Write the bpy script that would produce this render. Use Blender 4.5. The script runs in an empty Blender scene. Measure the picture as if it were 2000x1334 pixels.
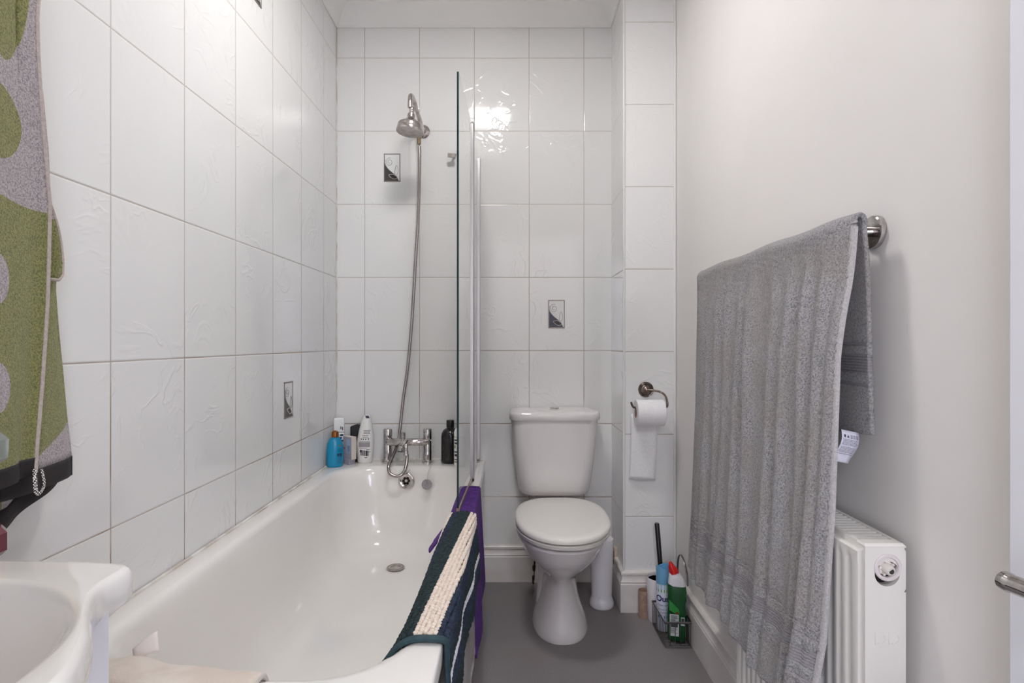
import bpy, bmesh, math, random
import numpy as np
from mathutils import Vector, Matrix, Euler
sc = bpy.context.scene
C = sc.collection
random.seed(7); RNG = np.random.default_rng(7)
PI = math.pi
# ---------------------------------------------------------------- camera, world, exposure
F = 1083.0                      # focal length in pixels of the 2000 px wide frame
CZ = 1.088                      # camera height
cd = bpy.data.cameras.new('camera'); cam = bpy.data.objects.new('camera', cd); C.objects.link(cam)
cd.sensor_width = 36; cd.lens = F * 36 / 2000; cd.clip_start = 0.02
cam.location = (0, 0, CZ); cam.rotation_euler = (PI / 2, 0, 0)
cd.shift_x = -0.00075; cd.shift_y = 0.0005
sc.camera = cam
w = bpy.data.worlds.new('world'); sc.world = w; w.use_nodes = True
w.node_tree.nodes['Background'].inputs[0].default_value = (0.75, 0.85, 1, 1)
w.node_tree.nodes['Background'].inputs[1].default_value = 0.3
sc.view_settings.view_transform = 'Standard'; sc.view_settings.look = 'None'
sc.view_settings.exposure = 0.95; sc.view_settings.gamma = 1
sc.view_settings.use_curve_mapping = False
try:
    sc.cycles.max_bounces = 14; sc.cycles.diffuse_bounces = 8; sc.cycles.glossy_bounces = 5
    sc.cycles.transmission_bounces = 8; sc.cycles.transparent_max_bounces = 8
    sc.cycles.sample_clamp_indirect = 4.0
    sc.cycles.caustics_reflective = False; sc.cycles.caustics_refractive = False
except Exception: pass
LAMP_STRENGTH = 39.0; LAMP_COL = (1.0, 0.985, 0.965)
DAY_FILL_STRENGTH = 3.4; DAY_FILL_COL = (0.82, 0.86, 1.0)
HALL_FILL_STRENGTH = 40.0
# room numbers (metres)
XL, XR, YB, YC, XC, ZT = -0.8044, 0.661, 2.53, 2.245, 0.451, 2.612
YN = -0.10                      # wall with the doorway the picture is taken from
TW, TH, TX0, TY0, TZ0 = 0.25, 0.3338, 0.0745, 1.1094, 1.0485

def at(px, py, d):              # a point on the sight line of a photo pixel, d metres into the room
    return Vector(((px - 1001.5) * d / F, d, CZ - (py - 668) * d / F))

# ---------------------------------------------------------------- materials
def srgb(r, g, b):
    f = lambda c: (c / 255 / 12.92) if c / 255 <= 0.04045 else ((c / 255 + 0.055) / 1.055) ** 2.4
    return (f(r), f(g), f(b), 1)

class NT:
    def __init__(s, m): s.t = m.node_tree; s.b = s.t.nodes['Principled BSDF']
    def n(s, ty, **k):
        x = s.t.nodes.new(ty)
        for a, v in k.items(): setattr(x, a, v)
        return x
    def l(s, a, b): s.t.links.new(a, b)
    def put(s, sock, v):
        if isinstance(v, bpy.types.NodeSocket): s.l(v, sock)
        else: sock.default_value = v
    def m(s, op, a, b=None, c=None, clamp=False):
        x = s.n('ShaderNodeMath', operation=op, use_clamp=clamp); s.put(x.inputs[0], a)
        if b is not None: s.put(x.inputs[1], b)
        if c is not None: s.put(x.inputs[2], c)
        return x.outputs[0]
    def ramp(s, v, a, b, lo=0.0, hi=1.0):
        x = s.n('ShaderNodeMapRange', interpolation_type='SMOOTHSTEP'); s.put(x.inputs[0], v)
        for i, q in enumerate((a, b, lo, hi)): x.inputs[i + 1].default_value = q
        return x.outputs[0]
    def mix(s, f, a, b):
        x = s.n('ShaderNodeMix', data_type='RGBA'); s.put(x.inputs[0], f); s.put(x.inputs[6], a); s.put(x.inputs[7], b)
        return x.outputs[2]
    def noise(s, vec, scale, detail=2, rough=0.5, dist=0.0):
        x = s.n('ShaderNodeTexNoise'); s.l(vec, x.inputs['Vector'])
        x.inputs['Scale'].default_value = scale; x.inputs['Detail'].default_value = detail
        x.inputs['Roughness'].default_value = rough; x.inputs['Distortion'].default_value = dist
        return x.outputs[0]
    def bump(s, h, strength=0.3, dist=0.001):
        x = s.n('ShaderNodeBump'); s.l(h, x.inputs['Height']); x.inputs['Strength'].default_value = strength
        x.inputs['Distance'].default_value = dist; s.l(x.outputs[0], s.b.inputs['Normal']); return x
    def obj(s): return s.n('ShaderNodeTexCoord').outputs['Object']
    def sep(s, v):
        x = s.n('ShaderNodeSeparateXYZ'); s.l(v, x.inputs[0]); return x.outputs

MATS = {}
def mat(name, col=(0.8, 0.8, 0.8, 1), rough=0.5, metal=0.0, **k):
    if name in MATS: return MATS[name]
    m = bpy.data.materials.new(name); m.use_nodes = True; b = m.node_tree.nodes['Principled BSDF']
    b.inputs['Base Color'].default_value = col; b.inputs['Roughness'].default_value = rough
    b.inputs['Metallic'].default_value = metal
    for a, v in k.items(): b.inputs[a.replace('_', ' ')].default_value = v
    MATS[name] = m; return m

def noisy(name, c1, c2, scale, rough=0.5, bump=0.0, bscale=None, bdist=0.001, metal=0.0, detail=3, **k):
    m = mat(name, c1, rough, metal, **k); n = NT(m); o = n.obj()
    f = n.ramp(n.noise(o, scale, detail), 0.35, 0.65); n.l(n.mix(f, c1, c2), n.b.inputs['Base Color'])
    if bump: n.bump(n.noise(o, bscale or scale, 3), bump, bdist)
    return m

def tile_mat(name, axis, off, horiz=True):
    m = mat(name, srgb(228, 228, 228), 0.07, IOR=1.6); n = NT(m); o = n.obj(); X, Y, Z = n.sep(o)
    u = n.m('DIVIDE', n.m('SUBTRACT', X if axis == 'x' else Y, off), TW)
    v = n.m('DIVIDE', n.m('SUBTRACT', Z, TZ0), TH)
    def edge(t, size): return n.m('MULTIPLY', n.m('SUBTRACT', 0.5, n.m('ABSOLUTE', n.m('SUBTRACT', n.m('FRACT', t), 0.5))), size)
    ev = edge(v, TH)
    e = n.m('MINIMUM', edge(u, TW), ev) if horiz else ev
    face = n.ramp(e, 0.0009, 0.0017)
    # grout colour: pale, stained brown in patches low down where the splashes reach
    st = n.m('MULTIPLY', n.ramp(n.noise(o, 5, 3), 0.42, 0.62), n.ramp(Z, 1.25, 0.8))
    grout = n.mix(st, srgb(186, 178, 170), srgb(140, 112, 88))
    n.l(n.mix(face, grout, n.mix(n.noise(o, 2.5), srgb(229, 229, 230), srgb(233, 232, 230))), n.b.inputs['Base Color'])
    n.l(n.m('MULTIPLY_ADD', face, -0.63, 0.7), n.b.inputs['Roughness'])
    # per-tile offset of the moulded ripples
    cmb = n.n('ShaderNodeCombineXYZ'); n.l(n.m('FLOOR', u), cmb.inputs[0]); n.l(n.m('FLOOR', v), cmb.inputs[1])
    wn = n.n('ShaderNodeTexWhiteNoise'); n.l(cmb.outputs[0], wn.inputs[0])
    sc_ = n.n('ShaderNodeVectorMath', operation='SCALE'); n.l(wn.outputs[1], sc_.inputs[0]); sc_.inputs['Scale'].default_value = 9
    add = n.n('ShaderNodeVectorMath', operation='ADD'); n.l(o, add.inputs[0]); n.l(sc_.outputs[0], add.inputs[1])
    r1 = n.noise(add.outputs[0], 7, 2, 0.5, 1.6)
    ridge = n.ramp(n.m('ABSOLUTE', n.m('SUBTRACT', r1, 0.5)), 0.0, 0.05, 1.0, 0.0)
    msk = n.ramp(n.noise(add.outputs[0], 5.5, 1), 0.5, 0.62)
    rip = n.m('ADD', n.m('MULTIPLY', n.m('MULTIPLY', ridge, msk), 0.8), n.m('MULTIPLY', n.noise(add.outputs[0], 11, 1, 0.4, 0.6), 0.55))
    h = n.m('ADD', n.m('MULTIPLY', rip, 0.9), n.m('MULTIPLY', n.ramp(e, 0.0, 0.004), 1.0))
    n.bump(h, 0.55, 0.0016)
    return m

M_tb = tile_mat('tiles_back', 'x', TX0); M_tl = tile_mat('tiles_left', 'y', TY0)
M_tc = tile_mat('tiles_column', 'x', 0.0, False)
M_paint = noisy('wall_paint', srgb(232, 228, 224), srgb(228, 224, 221), 2, 0.55, 0.12, 160, 0.0006)
M_ceil = mat('ceiling_paint', srgb(236, 235, 233), 0.6)
M_gloss = noisy('gloss_paint', srgb(224, 220, 217), srgb(214, 208, 204), 9, 0.3, 0.15, 30, 0.001)
M_trim = mat('white_plastic_trim', srgb(228, 228, 228), 0.25)
M_caulk = noisy('caulk', srgb(228, 226, 222), srgb(196, 186, 176), 14, 0.4)
def floor_mat():
    m = mat('vinyl_floor', srgb(118, 117, 119), 0.5); n = NT(m); o = n.obj()
    a = n.ramp(n.noise(o, 420, 1), 0.3, 0.7); b = n.ramp(n.noise(o, 4, 4), 0.35, 0.7)
    c = n.mix(a, srgb(112, 109, 111), srgb(142, 138, 140)); c = n.mix(n.m('MULTIPLY', b, 0.35), c, srgb(140, 130, 126))
    n.l(c, n.b.inputs['Base Color']); n.bump(n.noise(o, 500, 1), 0.25, 0.0006); return m
M_floor = floor_mat()
M_enamel = noisy('bath_enamel', srgb(236, 233, 229), srgb(232, 229, 226), 3, 0.09, Coat_Weight=0.4)
M_ceramic = mat('ceramic', srgb(230, 226, 226), 0.06, Coat_Weight=0.5)
M_seat = mat('seat_plastic', srgb(232, 229, 224), 0.16)
M_basin = mat('basin_ceramic', srgb(234, 231, 228), 0.07, Coat_Weight=0.5)
M_cab = mat('cabinet_white', srgb(226, 226, 232), 0.25)
M_chrome = noisy('chrome', srgb(206, 202, 200), srgb(176, 170, 168), 60, 0.09, metal=1.0)
M_agedchrome = noisy('aged_chrome', srgb(204, 197, 192), srgb(178, 170, 165), 50, 0.2, metal=1.0)
M_hose = mat('hose_metal', srgb(160, 152, 150), 0.24, 1.0)
M_brass = noisy('worn_brass', srgb(176, 150, 110), srgb(140, 120, 98), 90, 0.3, metal=1.0)
M_satin = mat('satin_aluminium', srgb(198, 196, 198), 0.38, 1.0)
M_dark = mat('dark_hole', srgb(22, 20, 22), 0.6)
M_rubber = mat('dark_rubber', srgb(48, 44, 46), 0.5)
M_nickel = noisy('antique_nickel', srgb(140, 126, 118), srgb(96, 84, 80), 50, 0.22, metal=1.0)
M_wire = mat('wire', srgb(120, 116, 118), 0.3, 1.0)
M_plug = mat('plug_plastic', srgb(150, 146, 152), 0.35)
M_black = mat('black_plastic', srgb(20, 20, 22), 0.3)
M_blackp = mat('black_soft', srgb(26, 28, 32), 0.45)
M_paper = noisy('tissue_paper', srgb(238, 237, 238), srgb(230, 229, 232), 200, 0.9, 0.3, 350, 0.0005)
M_card = noisy('cardboard', srgb(168, 140, 124), srgb(150, 124, 110), 60, 0.85)
M_rad = mat('radiator_enamel', srgb(222, 219, 214), 0.22)
M_radin = mat('radiator_inside', srgb(70, 56, 46), 0.8)
M_edge = mat('glass_edge', srgb(14, 48, 46), 0.08)
M_glass = mat('clear_glass', (0.975, 0.99, 0.985, 1), 0.0, Transmission_Weight=1.0, IOR=1.45)
M_seal = mat('seal_strip', srgb(176, 152, 136), 0.25, Transmission_Weight=0.3)

def terry(name, base, dark, bscale=420, bstr=1.0, extra=None):
    m = mat(name, base, 0.95, Sheen_Weight=0.25); n = NT(m); o = n.obj()
    a = n.noise(o, bscale, 3, 0.65, 0.4); big = n.noise(o, 14, 3)
    c = n.mix(n.ramp(a, 0.34, 0.62), dark, base)
    c = extra(n, o, c, a) if extra else n.mix(n.m('MULTIPLY', n.ramp(big, 0.4, 0.65), 0.25), c, dark)
    n.l(c, n.b.inputs['Base Color']); n.bump(a, bstr, 0.004); return m
def grey_extra(n, o, c, a):
    X, Y, Z = n.sep(o)
    big = n.noise(o, 9, 3); c = n.mix(n.m('MULTIPLY', n.ramp(big, 0.42, 0.62), 0.30), c, srgb(150, 138, 124))
    return c
M_terry = terry('grey_terry', srgb(176, 173, 174), srgb(120, 117, 120), 330, 1.0, grey_extra)
M_hem = noisy('grey_hem', srgb(186, 182, 182), srgb(168, 164, 165), 300, 0.85, 0.3, 500)
M_band = noisy('grey_band', srgb(146, 142, 145), srgb(130, 126, 130), 300, 0.85, 0.3, 500)

# ---------------------------------------------------------------- mesh helpers
def empty(name, loc=(0, 0, 0)):
    o = bpy.data.objects.new(name, None); C.objects.link(o); o.location = loc; o.empty_display_size = 0.05; return o
def tag(o, label=None, cat=None, group=None, kind=None):
    for k, v in (('label', label), ('category', cat), ('group', group), ('kind', kind)):
        if v: o[k] = v
    return o
def thing(name, label, cat, loc=(0, 0, 0), group=None):
    return tag(empty(name, loc), label, cat, group)
def link(name, me, m=None, parent=None, smooth=True, sharp=40):
    ms = m if isinstance(m, (list, tuple)) else [m]
    for x in ms:
        if x: me.materials.append(x)
    if smooth:
        me.shade_smooth()
        if sharp: me.set_sharp_from_angle(angle=math.radians(sharp))
    o = bpy.data.objects.new(name, me); C.objects.link(o)
    if parent is not None:
        o.parent = parent
        off = Vector((0, 0, 0)); q = parent
        while q is not None: off += q.location; q = q.parent
        o.location = -off       # mesh coordinates are room coordinates
    return o
def mesh(name, V, Fs, m=None, parent=None, smooth=True, sharp=40, mats=None):
    me = bpy.data.meshes.new(name); me.from_pydata([tuple(v) for v in V], [], [tuple(f) for f in Fs])
    o = link(name, me, m, parent, smooth, sharp)
    if mats is not None: me.polygons.foreach_set('material_index', np.array(mats, dtype=np.int32))
    me.update(); return o
def recalc(o):
    bm = bmesh.new(); bm.from_mesh(o.data); bmesh.ops.remove_doubles(bm, verts=bm.verts, dist=1e-6)
    bmesh.ops.recalc_face_normals(bm, faces=bm.faces); bm.to_mesh(o.data); bm.free(); return o
def mod_bevel(o, wd, seg=3, ang=35):
    b = o.modifiers.new('bevel', 'BEVEL'); b.width = wd; b.segments = seg; b.limit_method = 'ANGLE'; b.angle_limit = math.radians(ang)
    return o
def mod_sub(o, lv=1):
    b = o.modifiers.new('sub', 'SUBSURF'); b.levels = lv; b.render_levels = lv; return o
def mod_solid(o, t, off=0.0):
    b = o.modifiers.new('solid', 'SOLIDIFY'); b.thickness = t; b.offset = off; return o

class B:                         # collects pieces of ONE part, then builds one mesh
    def __init__(s): s.V = []; s.F = []; s.M = []
    def add(s, V, Fs, mi=0):
        k = len(s.V); s.V += [tuple(v) for v in V]; s.F += [tuple(i + k for i in f) for f in Fs]; s.M += [mi] * len(Fs); return s
    def box(s, a, b, mi=0, M=None):
        V = [(x, y, z) for x in (a[0], b[0]) for y in (a[1], b[1]) for z in (a[2], b[2])]
        if M is not None: V = [M @ Vector(v) for v in V]
        return s.add(V, [(0, 1, 3, 2), (4, 6, 7, 5), (0, 4, 5, 1), (2, 3, 7, 6), (0, 2, 6, 4), (1, 5, 7, 3)], mi)
    def tube(s, pts, r, seg=12, mi=0, cap=True, flat=None):
        pts = [Vector(p) for p in pts]; n = len(pts)
        rs = r if isinstance(r, (list, tuple)) else [r] * n
        T = [(pts[min(i + 1, n - 1)] - pts[max(i - 1, 0)]).normalized() for i in range(n)]
        up = Vector((0, 0, 1)) if abs(T[0].z) < 0.9 else Vector((1, 0, 0))
        if flat is not None: up = Vector(flat[2])
        N = (up - T[0] * up.dot(T[0])).normalized(); V = []
        for i in range(n):
            N = (N - T[i] * N.dot(T[i])).normalized(); Bn = T[i].cross(N)
            for k in range(seg):
                a = 2 * PI * k / seg
                if flat: V.append(pts[i] + N * math.cos(a) * flat[0] + Bn * math.sin(a) * flat[1])
                else: V.append(pts[i] + (N * math.cos(a) + Bn * math.sin(a)) * rs[i])
        Fs = [(i * seg + k, i * seg + (k + 1) % seg, (i + 1) * seg + (k + 1) % seg, (i + 1) * seg + k) for i in range(n - 1) for k in range(seg)]
        if cap: Fs += [tuple(range(seg))[::-1], tuple((n - 1) * seg + k for k in range(seg))]
        return s.add(V, Fs, mi)
    def lathe(s, prof, c=(0, 0, 0), seg=32, mi=0, M=None, sx=1, sy=1):
        V = []; Fs = []; n = len(prof)
        for (r, z) in prof:
            for k in range(seg):
                a = 2 * PI * k / seg; v = Vector((r * math.cos(a) * sx, r * math.sin(a) * sy, z))
                V.append((M @ v if M is not None else v) + Vector(c))
        for i in range(n - 1):
            for k in range(seg): Fs.append((i * seg + k, i * seg + (k + 1) % seg, (i + 1) * seg + (k + 1) % seg, (i + 1) * seg + k))
        if prof[0][0] > 1e-5: Fs.append(tuple(range(seg))[::-1])
        if prof[-1][0] > 1e-5: Fs.append(tuple((n - 1) * seg + k for k in range(seg)))
        return s.add(V, Fs, mi)
    def loft(s, rings, mi=0, cap=(True, True)):
        n = len(rings[0]); V = [v for r in rings for v in r]
        Fs = [(i * n + k, i * n + (k + 1) % n, (i + 1) * n + (k + 1) % n, (i + 1) * n + k) for i in range(len(rings) - 1) for k in range(n)]
        if cap[0]: Fs.append(tuple(range(n))[::-1])
        if cap[1]: Fs.append(tuple((len(rings) - 1) * n + k for k in range(n)))
        return s.add(V, Fs, mi)
    def grid(s, G, mi=0):        # G: rows of points
        n = len(G[0]); V = [v for r in G for v in r]
        return s.add(V, [(i * n + k, i * n + k + 1, (i + 1) * n + k + 1, (i + 1) * n + k) for i in range(len(G) - 1) for k in range(n - 1)], mi)
    def done(s, name, m, parent=None, smooth=True, sharp=40, fix=True):
        o = mesh(name, s.V, s.F, m, parent, smooth, sharp, s.M if isinstance(m, (list, tuple)) else None)
        if fix: recalc(o)
        return o

def rrect(x0, x1, y0, y1, r, z, k=8, m=6):
    pts = []; r = min(r, (x1 - x0) / 2 - 1e-4, (y1 - y0) / 2 - 1e-4)
    cs = [(x1 - r, y0 + r, -PI / 2), (x1 - r, y1 - r, 0), (x0 + r, y1 - r, PI / 2), (x0 + r, y0 + r, PI)]
    for i, (cx, cy, a0) in enumerate(cs):
        arc = [(cx + r * math.cos(a0 + PI / 2 * j / k), cy + r * math.sin(a0 + PI / 2 * j / k)) for j in range(k + 1)]
        pts += arc
        nx = cs[(i + 1) % 4]; p1 = (nx[0] + r * math.cos(nx[2]), nx[1] + r * math.sin(nx[2]))
        for j in range(1, m): pts.append((arc[-1][0] + (p1[0] - arc[-1][0]) * j / m, arc[-1][1] + (p1[1] - arc[-1][1]) * j / m))
    return [Vector((p[0], p[1], z)) for p in pts]
def smooth_path(pts, n=8):       # Catmull-Rom
    P = [Vector(p) for p in pts]; P = [P[0] * 2 - P[1]] + P + [P[-1] * 2 - P[-2]]; out = []
    for i in range(1, len(P) - 2):
        for j in range(n):
            t = j / n
            out.append(0.5 * ((2 * P[i]) + (P[i + 1] - P[i - 1]) * t + (2 * P[i - 1] - 5 * P[i] + 4 * P[i + 1] - P[i + 2]) * t * t + (3 * P[i] - P[i - 1] - 3 * P[i + 1] + P[i + 2]) * t ** 3))
    out.append(P[-2]); return out
def resample(pts, step):
    P = [Vector(p) for p in pts]; out = [P[0]]; acc = 0.0
    for a, b in zip(P[:-1], P[1:]):
        L = (b - a).length
        if L < 1e-9: continue
        t = step - acc
        while t <= L: out.append(a.lerp(b, t / L)); t += step
        acc = L - (t - step)
    return out
def interp(x, xs, ys): return float(np.interp(x, xs, ys))
def text(name, body, size, m, parent, M, ext=0.0002, bold=0.0):
    cu = bpy.data.curves.new(name, 'FONT'); cu.body = body; cu.size = size; cu.extrude = ext; cu.offset = bold
    cu.align_x = 'CENTER'; cu.align_y = 'CENTER'
    ob = bpy.data.objects.new('tmp_text', cu); C.objects.link(ob)
    dg = bpy.context.evaluated_depsgraph_get(); me = bpy.data.meshes.new_from_object(ob.evaluated_get(dg))
    bpy.data.objects.remove(ob); me.transform(M); me.materials.clear()
    return link(name, me, m, parent, smooth=False)
def frame(o, xax, zax):          # matrix with local x, local y (up) and local z (out of the surface)
    x = Vector(xax).normalized(); z = Vector(zax).normalized(); y = z.cross(x)
    return Matrix.Translation(Vector(o)) @ Matrix((x, y, z)).transposed().to_4x4()

# ---------------------------------------------------------------- room shell
def struct(o): o['kind'] = 'structure'; return o
struct(B().box((XL - .1, YN - .1, -.1), (XR + .1, YB + .1, 0)).done('floor', M_floor, smooth=False))
struct(B().box((XL - .1, YN - .1, ZT), (XR + .1, YB + .1, ZT + .1)).done('ceiling', M_ceil, smooth=False))
struct(B().box((XL - .1, YB, 0), (XR + .1, YB + .1, ZT)).done('wall_back', M_tb, smooth=False))
struct(B().box((XL - .1, YN, 0), (XL, YB, ZT)).done('wall_left', M_tl, smooth=False))
struct(B().box((XR, YN, 0), (XR + .1, YB, ZT)).done('wall_right', M_paint, smooth=False))
struct(B().box((XC, YC, 0), (XR, YB, ZT)).done('wall_column', M_tc, smooth=False))
b = B().box((XL - .1, YN - .1, 0), (-.20, YN, ZT)).box((.625, YN - .1, 0), (XR + .1, YN, ZT)).box((-.20, YN - .1, 2.05), (.625, YN, ZT))
struct(b.done('wall_near', M_paint, smooth=False))
# hallway beyond the doorway with unseen end panes added for soft front fill
HX0, HX1, HY = -1.6, 2.0, -2.3
b = B().box((HX0, HY, -.1), (HX1, YN - .1, 0)); struct(b.done('floor_hallway', M_floor, smooth=False))
b = B().box((HX0 - .1, HY, 0), (HX0, YN - .1, 2.6)).box((HX1, HY, 0), (HX1 + .1, YN - .1, 2.6)).box((HX0, YN - .19, 0), (XL - .1, YN - .1, 2.6)).box((XR + .1, YN - .19, 0), (HX1, YN - .1, 2.6))
struct(b.done('wall_hallway', M_paint, smooth=False))
struct(B().box((HX0 - .1, HY - .1, 2.6), (HX1 + .1, YN - .1, 2.7)).done('ceiling_hallway', M_ceil, smooth=False))
FILL_WIN = ((-1.5, -.44), (1.04, 1.92)); WZ0, WZ1 = .30, 2.40
b = B().box((HX0 - .1, HY - .1, 0), (FILL_WIN[0][0], HY, 2.6)).box((FILL_WIN[0][1], HY - .1, 0), (FILL_WIN[1][0], HY, 2.6)).box((FILL_WIN[1][1], HY - .1, 0), (HX1 + .1, HY, 2.6))
for a, c in FILL_WIN: b.box((a, HY - .1, 0), (c, HY, WZ0)).box((a, HY - .1, WZ1), (c, HY, 2.6))
struct(b.done('wall_hallway_end', M_paint, smooth=False))
mw = mat('daylight_fill_pane', srgb(240, 245, 250), 0.4); nb = mw.node_tree.nodes['Principled BSDF']
nb.inputs['Emission Color'].default_value = (*DAY_FILL_COL, 1); nb.inputs['Emission Strength'].default_value = DAY_FILL_STRENGTH  # panes glow as added daylight fill, unseen behind the camera
for k, (a, c) in enumerate(FILL_WIN):
    fill_win = struct(B().box((a, HY - .06, WZ0), (a + .05, HY - .01, WZ1)).box((c - .05, HY - .06, WZ0), (c, HY - .01, WZ1)).box((a, HY - .06, WZ0), (c, HY - .01, WZ0 + .05)).box((a, HY - .06, WZ1 - .05), (c, HY - .01, WZ1)).done('window_%d' % (k + 1), M_trim, smooth=False))
    B().box((a + .04, HY - .045, WZ0 + .04), (c - .04, HY - .035, WZ1 - .04)).done('window_pane', mw, fill_win, smooth=False)

# cove (cornice) round the ceiling
cove_prof = [(0, 2.521), (.006, 2.519), (.012, 2.524), (.016, 2.531), (.022, 2.548), (.034, 2.570), (.050, 2.586), (.062, 2.592), (.068, 2.594), (.073, 2.597), (.074, 2.604), (.080, 2.607), (.084, 2.613)]
def corner_ring(off): return [(XR - off, YN + off), (XR - off, YC - off), (XC - off, YC - off), (XC - off, YB - off), (XL + off, YB - off), (XL + off, YN + off)]
b = B(); G = [[Vector((x, y, z)) for (x, y) in corner_ring(o)] for (o, z) in cove_prof]
b.grid(G); tr = struct(b.done('trim_cornice', M_ceil, sharp=25)); 
# skirting boards
def skirt(path, name, top=.163, t=.018):
    prof = [(t, 0), (t, .112), (t - .003, .117), (t - .001, .122), (t - .006, .130), (t - .007, .146), (t - .003, .150), (t - .003, .158), (t - .008, top), (0, top)]
    b = B()
    G = []
    for (o, z) in prof:
        row = []
        for (x, y, nx, ny) in path: row.append(Vector((x + nx * o, y + ny * o, z)))
        G.append(row)
    b.grid(G); o = b.done(name, M_gloss, sharp=30); return struct(o)
skirt([(-.136, YB, 0, -1), (XC, YB, -1, -1), (XC, YC, -1, -1), (XR, YC, -1, -1)], 'baseboard_back')
skirt([(XR, YC, -1, -1), (XR, YN, -1, 0)], 'baseboard_right', t=.021)
# white plastic corner trims on the boxed column
b = B().tube([(XC - .001, YC - .001, .163), (XC - .001, YC - .001, 2.52)], .0045, 10)
struct(b.done('trim_column_edge', M_trim))
b = B().box((XR - .010, YC - .006, .163), (XR - .001, YC + .002, 2.56)); struct(mod_bevel(b.done('trim_column_side', M_trim, smooth=False), .002))
struct(B().tube([(XL + .002, YB - .002, .56), (XL + .002, YB - .002, 2.52)], .0025, 6).done('trim_corner_grout', M_caulk))

# ---------------------------------------------------------------- ceiling lamp
ml = mat('lamp_diffuser', (1, 1, 1, 1), 0.3); nb = ml.node_tree.nodes['Principled BSDF']
nb.inputs['Emission Color'].default_value = (*LAMP_COL, 1); nb.inputs['Emission Strength'].default_value = LAMP_STRENGTH
t = thing('ceiling_lamp', 'square opal flush ceiling lamp above the middle of the bathroom', 'ceiling lamp', (-.15, 1.48, ZT))
b = B().box((-.282, 1.348, ZT - .012), (-.018, 1.612, ZT))
for a, c in (((-.282, 1.348), (-.270, 1.612)), ((-.030, 1.348), (-.018, 1.612)), ((-.282, 1.348), (-.018, 1.360)), ((-.282, 1.600), (-.018, 1.612))): b.box((*a, ZT - .075), (*c, ZT - .012))  # opaque rim added round the diffuser to keep light off the upper walls
b.done('lamp_base', M_trim, t, smooth=False)
b = B().box((-.269, 1.361, ZT - .074), (-.031, 1.599, ZT - .05)); b.done('lamp_diffuser', ml, t, smooth=False)

t = thing('hall_fill_lamp', 'added unseen round fill lamp on the hallway ceiling outside the bathroom door', 'ceiling lamp', (.2, -1.25, 2.6))  # unseen lamp added to brighten the hall as soft front fill
mh = mat('hall_fill_diffuser', (1, 1, 1, 1), 0.3); nb = mh.node_tree.nodes['Principled BSDF']
nb.inputs['Emission Color'].default_value = (0.93, 0.95, 1.0, 1); nb.inputs['Emission Strength'].default_value = HALL_FILL_STRENGTH
B().lathe([(.20, 0), (.20, -.03)], c=(.2, -1.25, 2.6), seg=40).done('lamp_base', M_trim, t)
B().lathe([(.19, -.0305), (.18, -.06), (.12, -.085), (.0001, -.095)], c=(.2, -1.25, 2.6), seg=40).done('lamp_diffuser', mh, t)

# ---------------------------------------------------------------- decorated insert tiles
M_insw = mat('insert_white', srgb(226, 226, 226), 0.15); M_insf = mat('insert_frame', srgb(140, 130, 124), 0.3, 0.5)
M_insd = mat('insert_dark', srgb(62, 58, 58), 0.2); M_insn = mat('insert_navy', srgb(48, 50, 72), 0.2)
M_insg = mat('insert_line', srgb(152, 150, 148), 0.3, 0.4); M_insl = mat('insert_pale_line', srgb(206, 204, 202), 0.3)
def insert_tile(o, xax, zax, label, dark):
    Mx = frame(o, xax, zax); W, H = .075, .128
    t = thing('decorative_tile', label, 'tile', o, 'small leaf pattern insert tiles')
    P = lambda u, v, h=.0: Mx @ Vector(((u - .5) * W, (.5 - v) * H, h))
    b = B(); e = .004
    for (u0, u1, v0, v1) in ((0, 1, 0, .03), (0, 1, .97, 1), (0, .05, 0, 1), (.95, 1, 0, 1)):
        b.box(((u0 - .5) * W, (.5 - v1) * H, -.004), ((u1 - .5) * W, (.5 - v0) * H, .0022), M=Mx)
    b.done('frame', M_insf, t, smooth=False)
    b = B().box((-.47 * W, -.48 * H, -.004), (.47 * W, .48 * H, .0012), M=Mx); b.done('plaque', M_insw, t, smooth=False)
    cur = [(.05, .33), (.09, .41), (.17, .49), (.27, .56), (.40, .63), (.53, .69), (.66, .75), (.76, .82), (.84, .90), (.90, .97)]
    poly = [P(u, v, .0016) for u, v in cur] + [P(.05, .97, .0016)]
    b = B().add(poly, [tuple(range(len(poly)))]); b.done('dark_corner', dark, t, smooth=False, fix=False)
    b = B(); sp = []
    for i in range(60):
        a = i / 59 * 3.4 * PI; r = .05 + .20 * (i / 59)
        sp.append(P(.34 + r * .95 * math.cos(a + .6), .30 + r * .62 * math.sin(a + .6) , .0018))
    b.tube(sp, .0009, 5); b.tube([P(u + .02, v, .0018) for u, v in [(.06, .22)] + cur], .0009, 5, mi=0)
    lf = [(.70, .77), (.66, .68), (.69, .55), (.77, .42), (.86, .52), (.88, .62), (.83, .72), (.72, .80)]
    b.tube(smooth_path([P(u, v, .0019) for u, v in lf], 5), .0009, 5)
    b.done('spiral_stem', M_insg, t)
    lf = [(.74, .80), (.58, .74), (.42, .745), (.30, .77), (.45, .86), (.62, .905), (.82, .88)]
    B().tube(smooth_path([P(u, v, .0024) for u, v in lf], 5), .0011, 5).done('leaf_outline', M_insl, t)
    lf2 = [P(u, v, .0020) for u, v in lf]; B().add(lf2, [tuple(range(len(lf2)))]).done('leaf', mat('insert_leaf', srgb(44, 36, 38), 0.25), t, smooth=False, fix=False)
insert_tile((-.5505, YB, 1.883), (1, 0, 0), (0, -1, 0), 'small framed leaf-pattern insert tile high on the back wall beside the shower hose', M_insd)
insert_tile((.1995, YB, 1.2155), (1, 0, 0), (0, -1, 0), 'small framed leaf-pattern insert tile with navy corner above the toilet cistern', M_insn)
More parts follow.
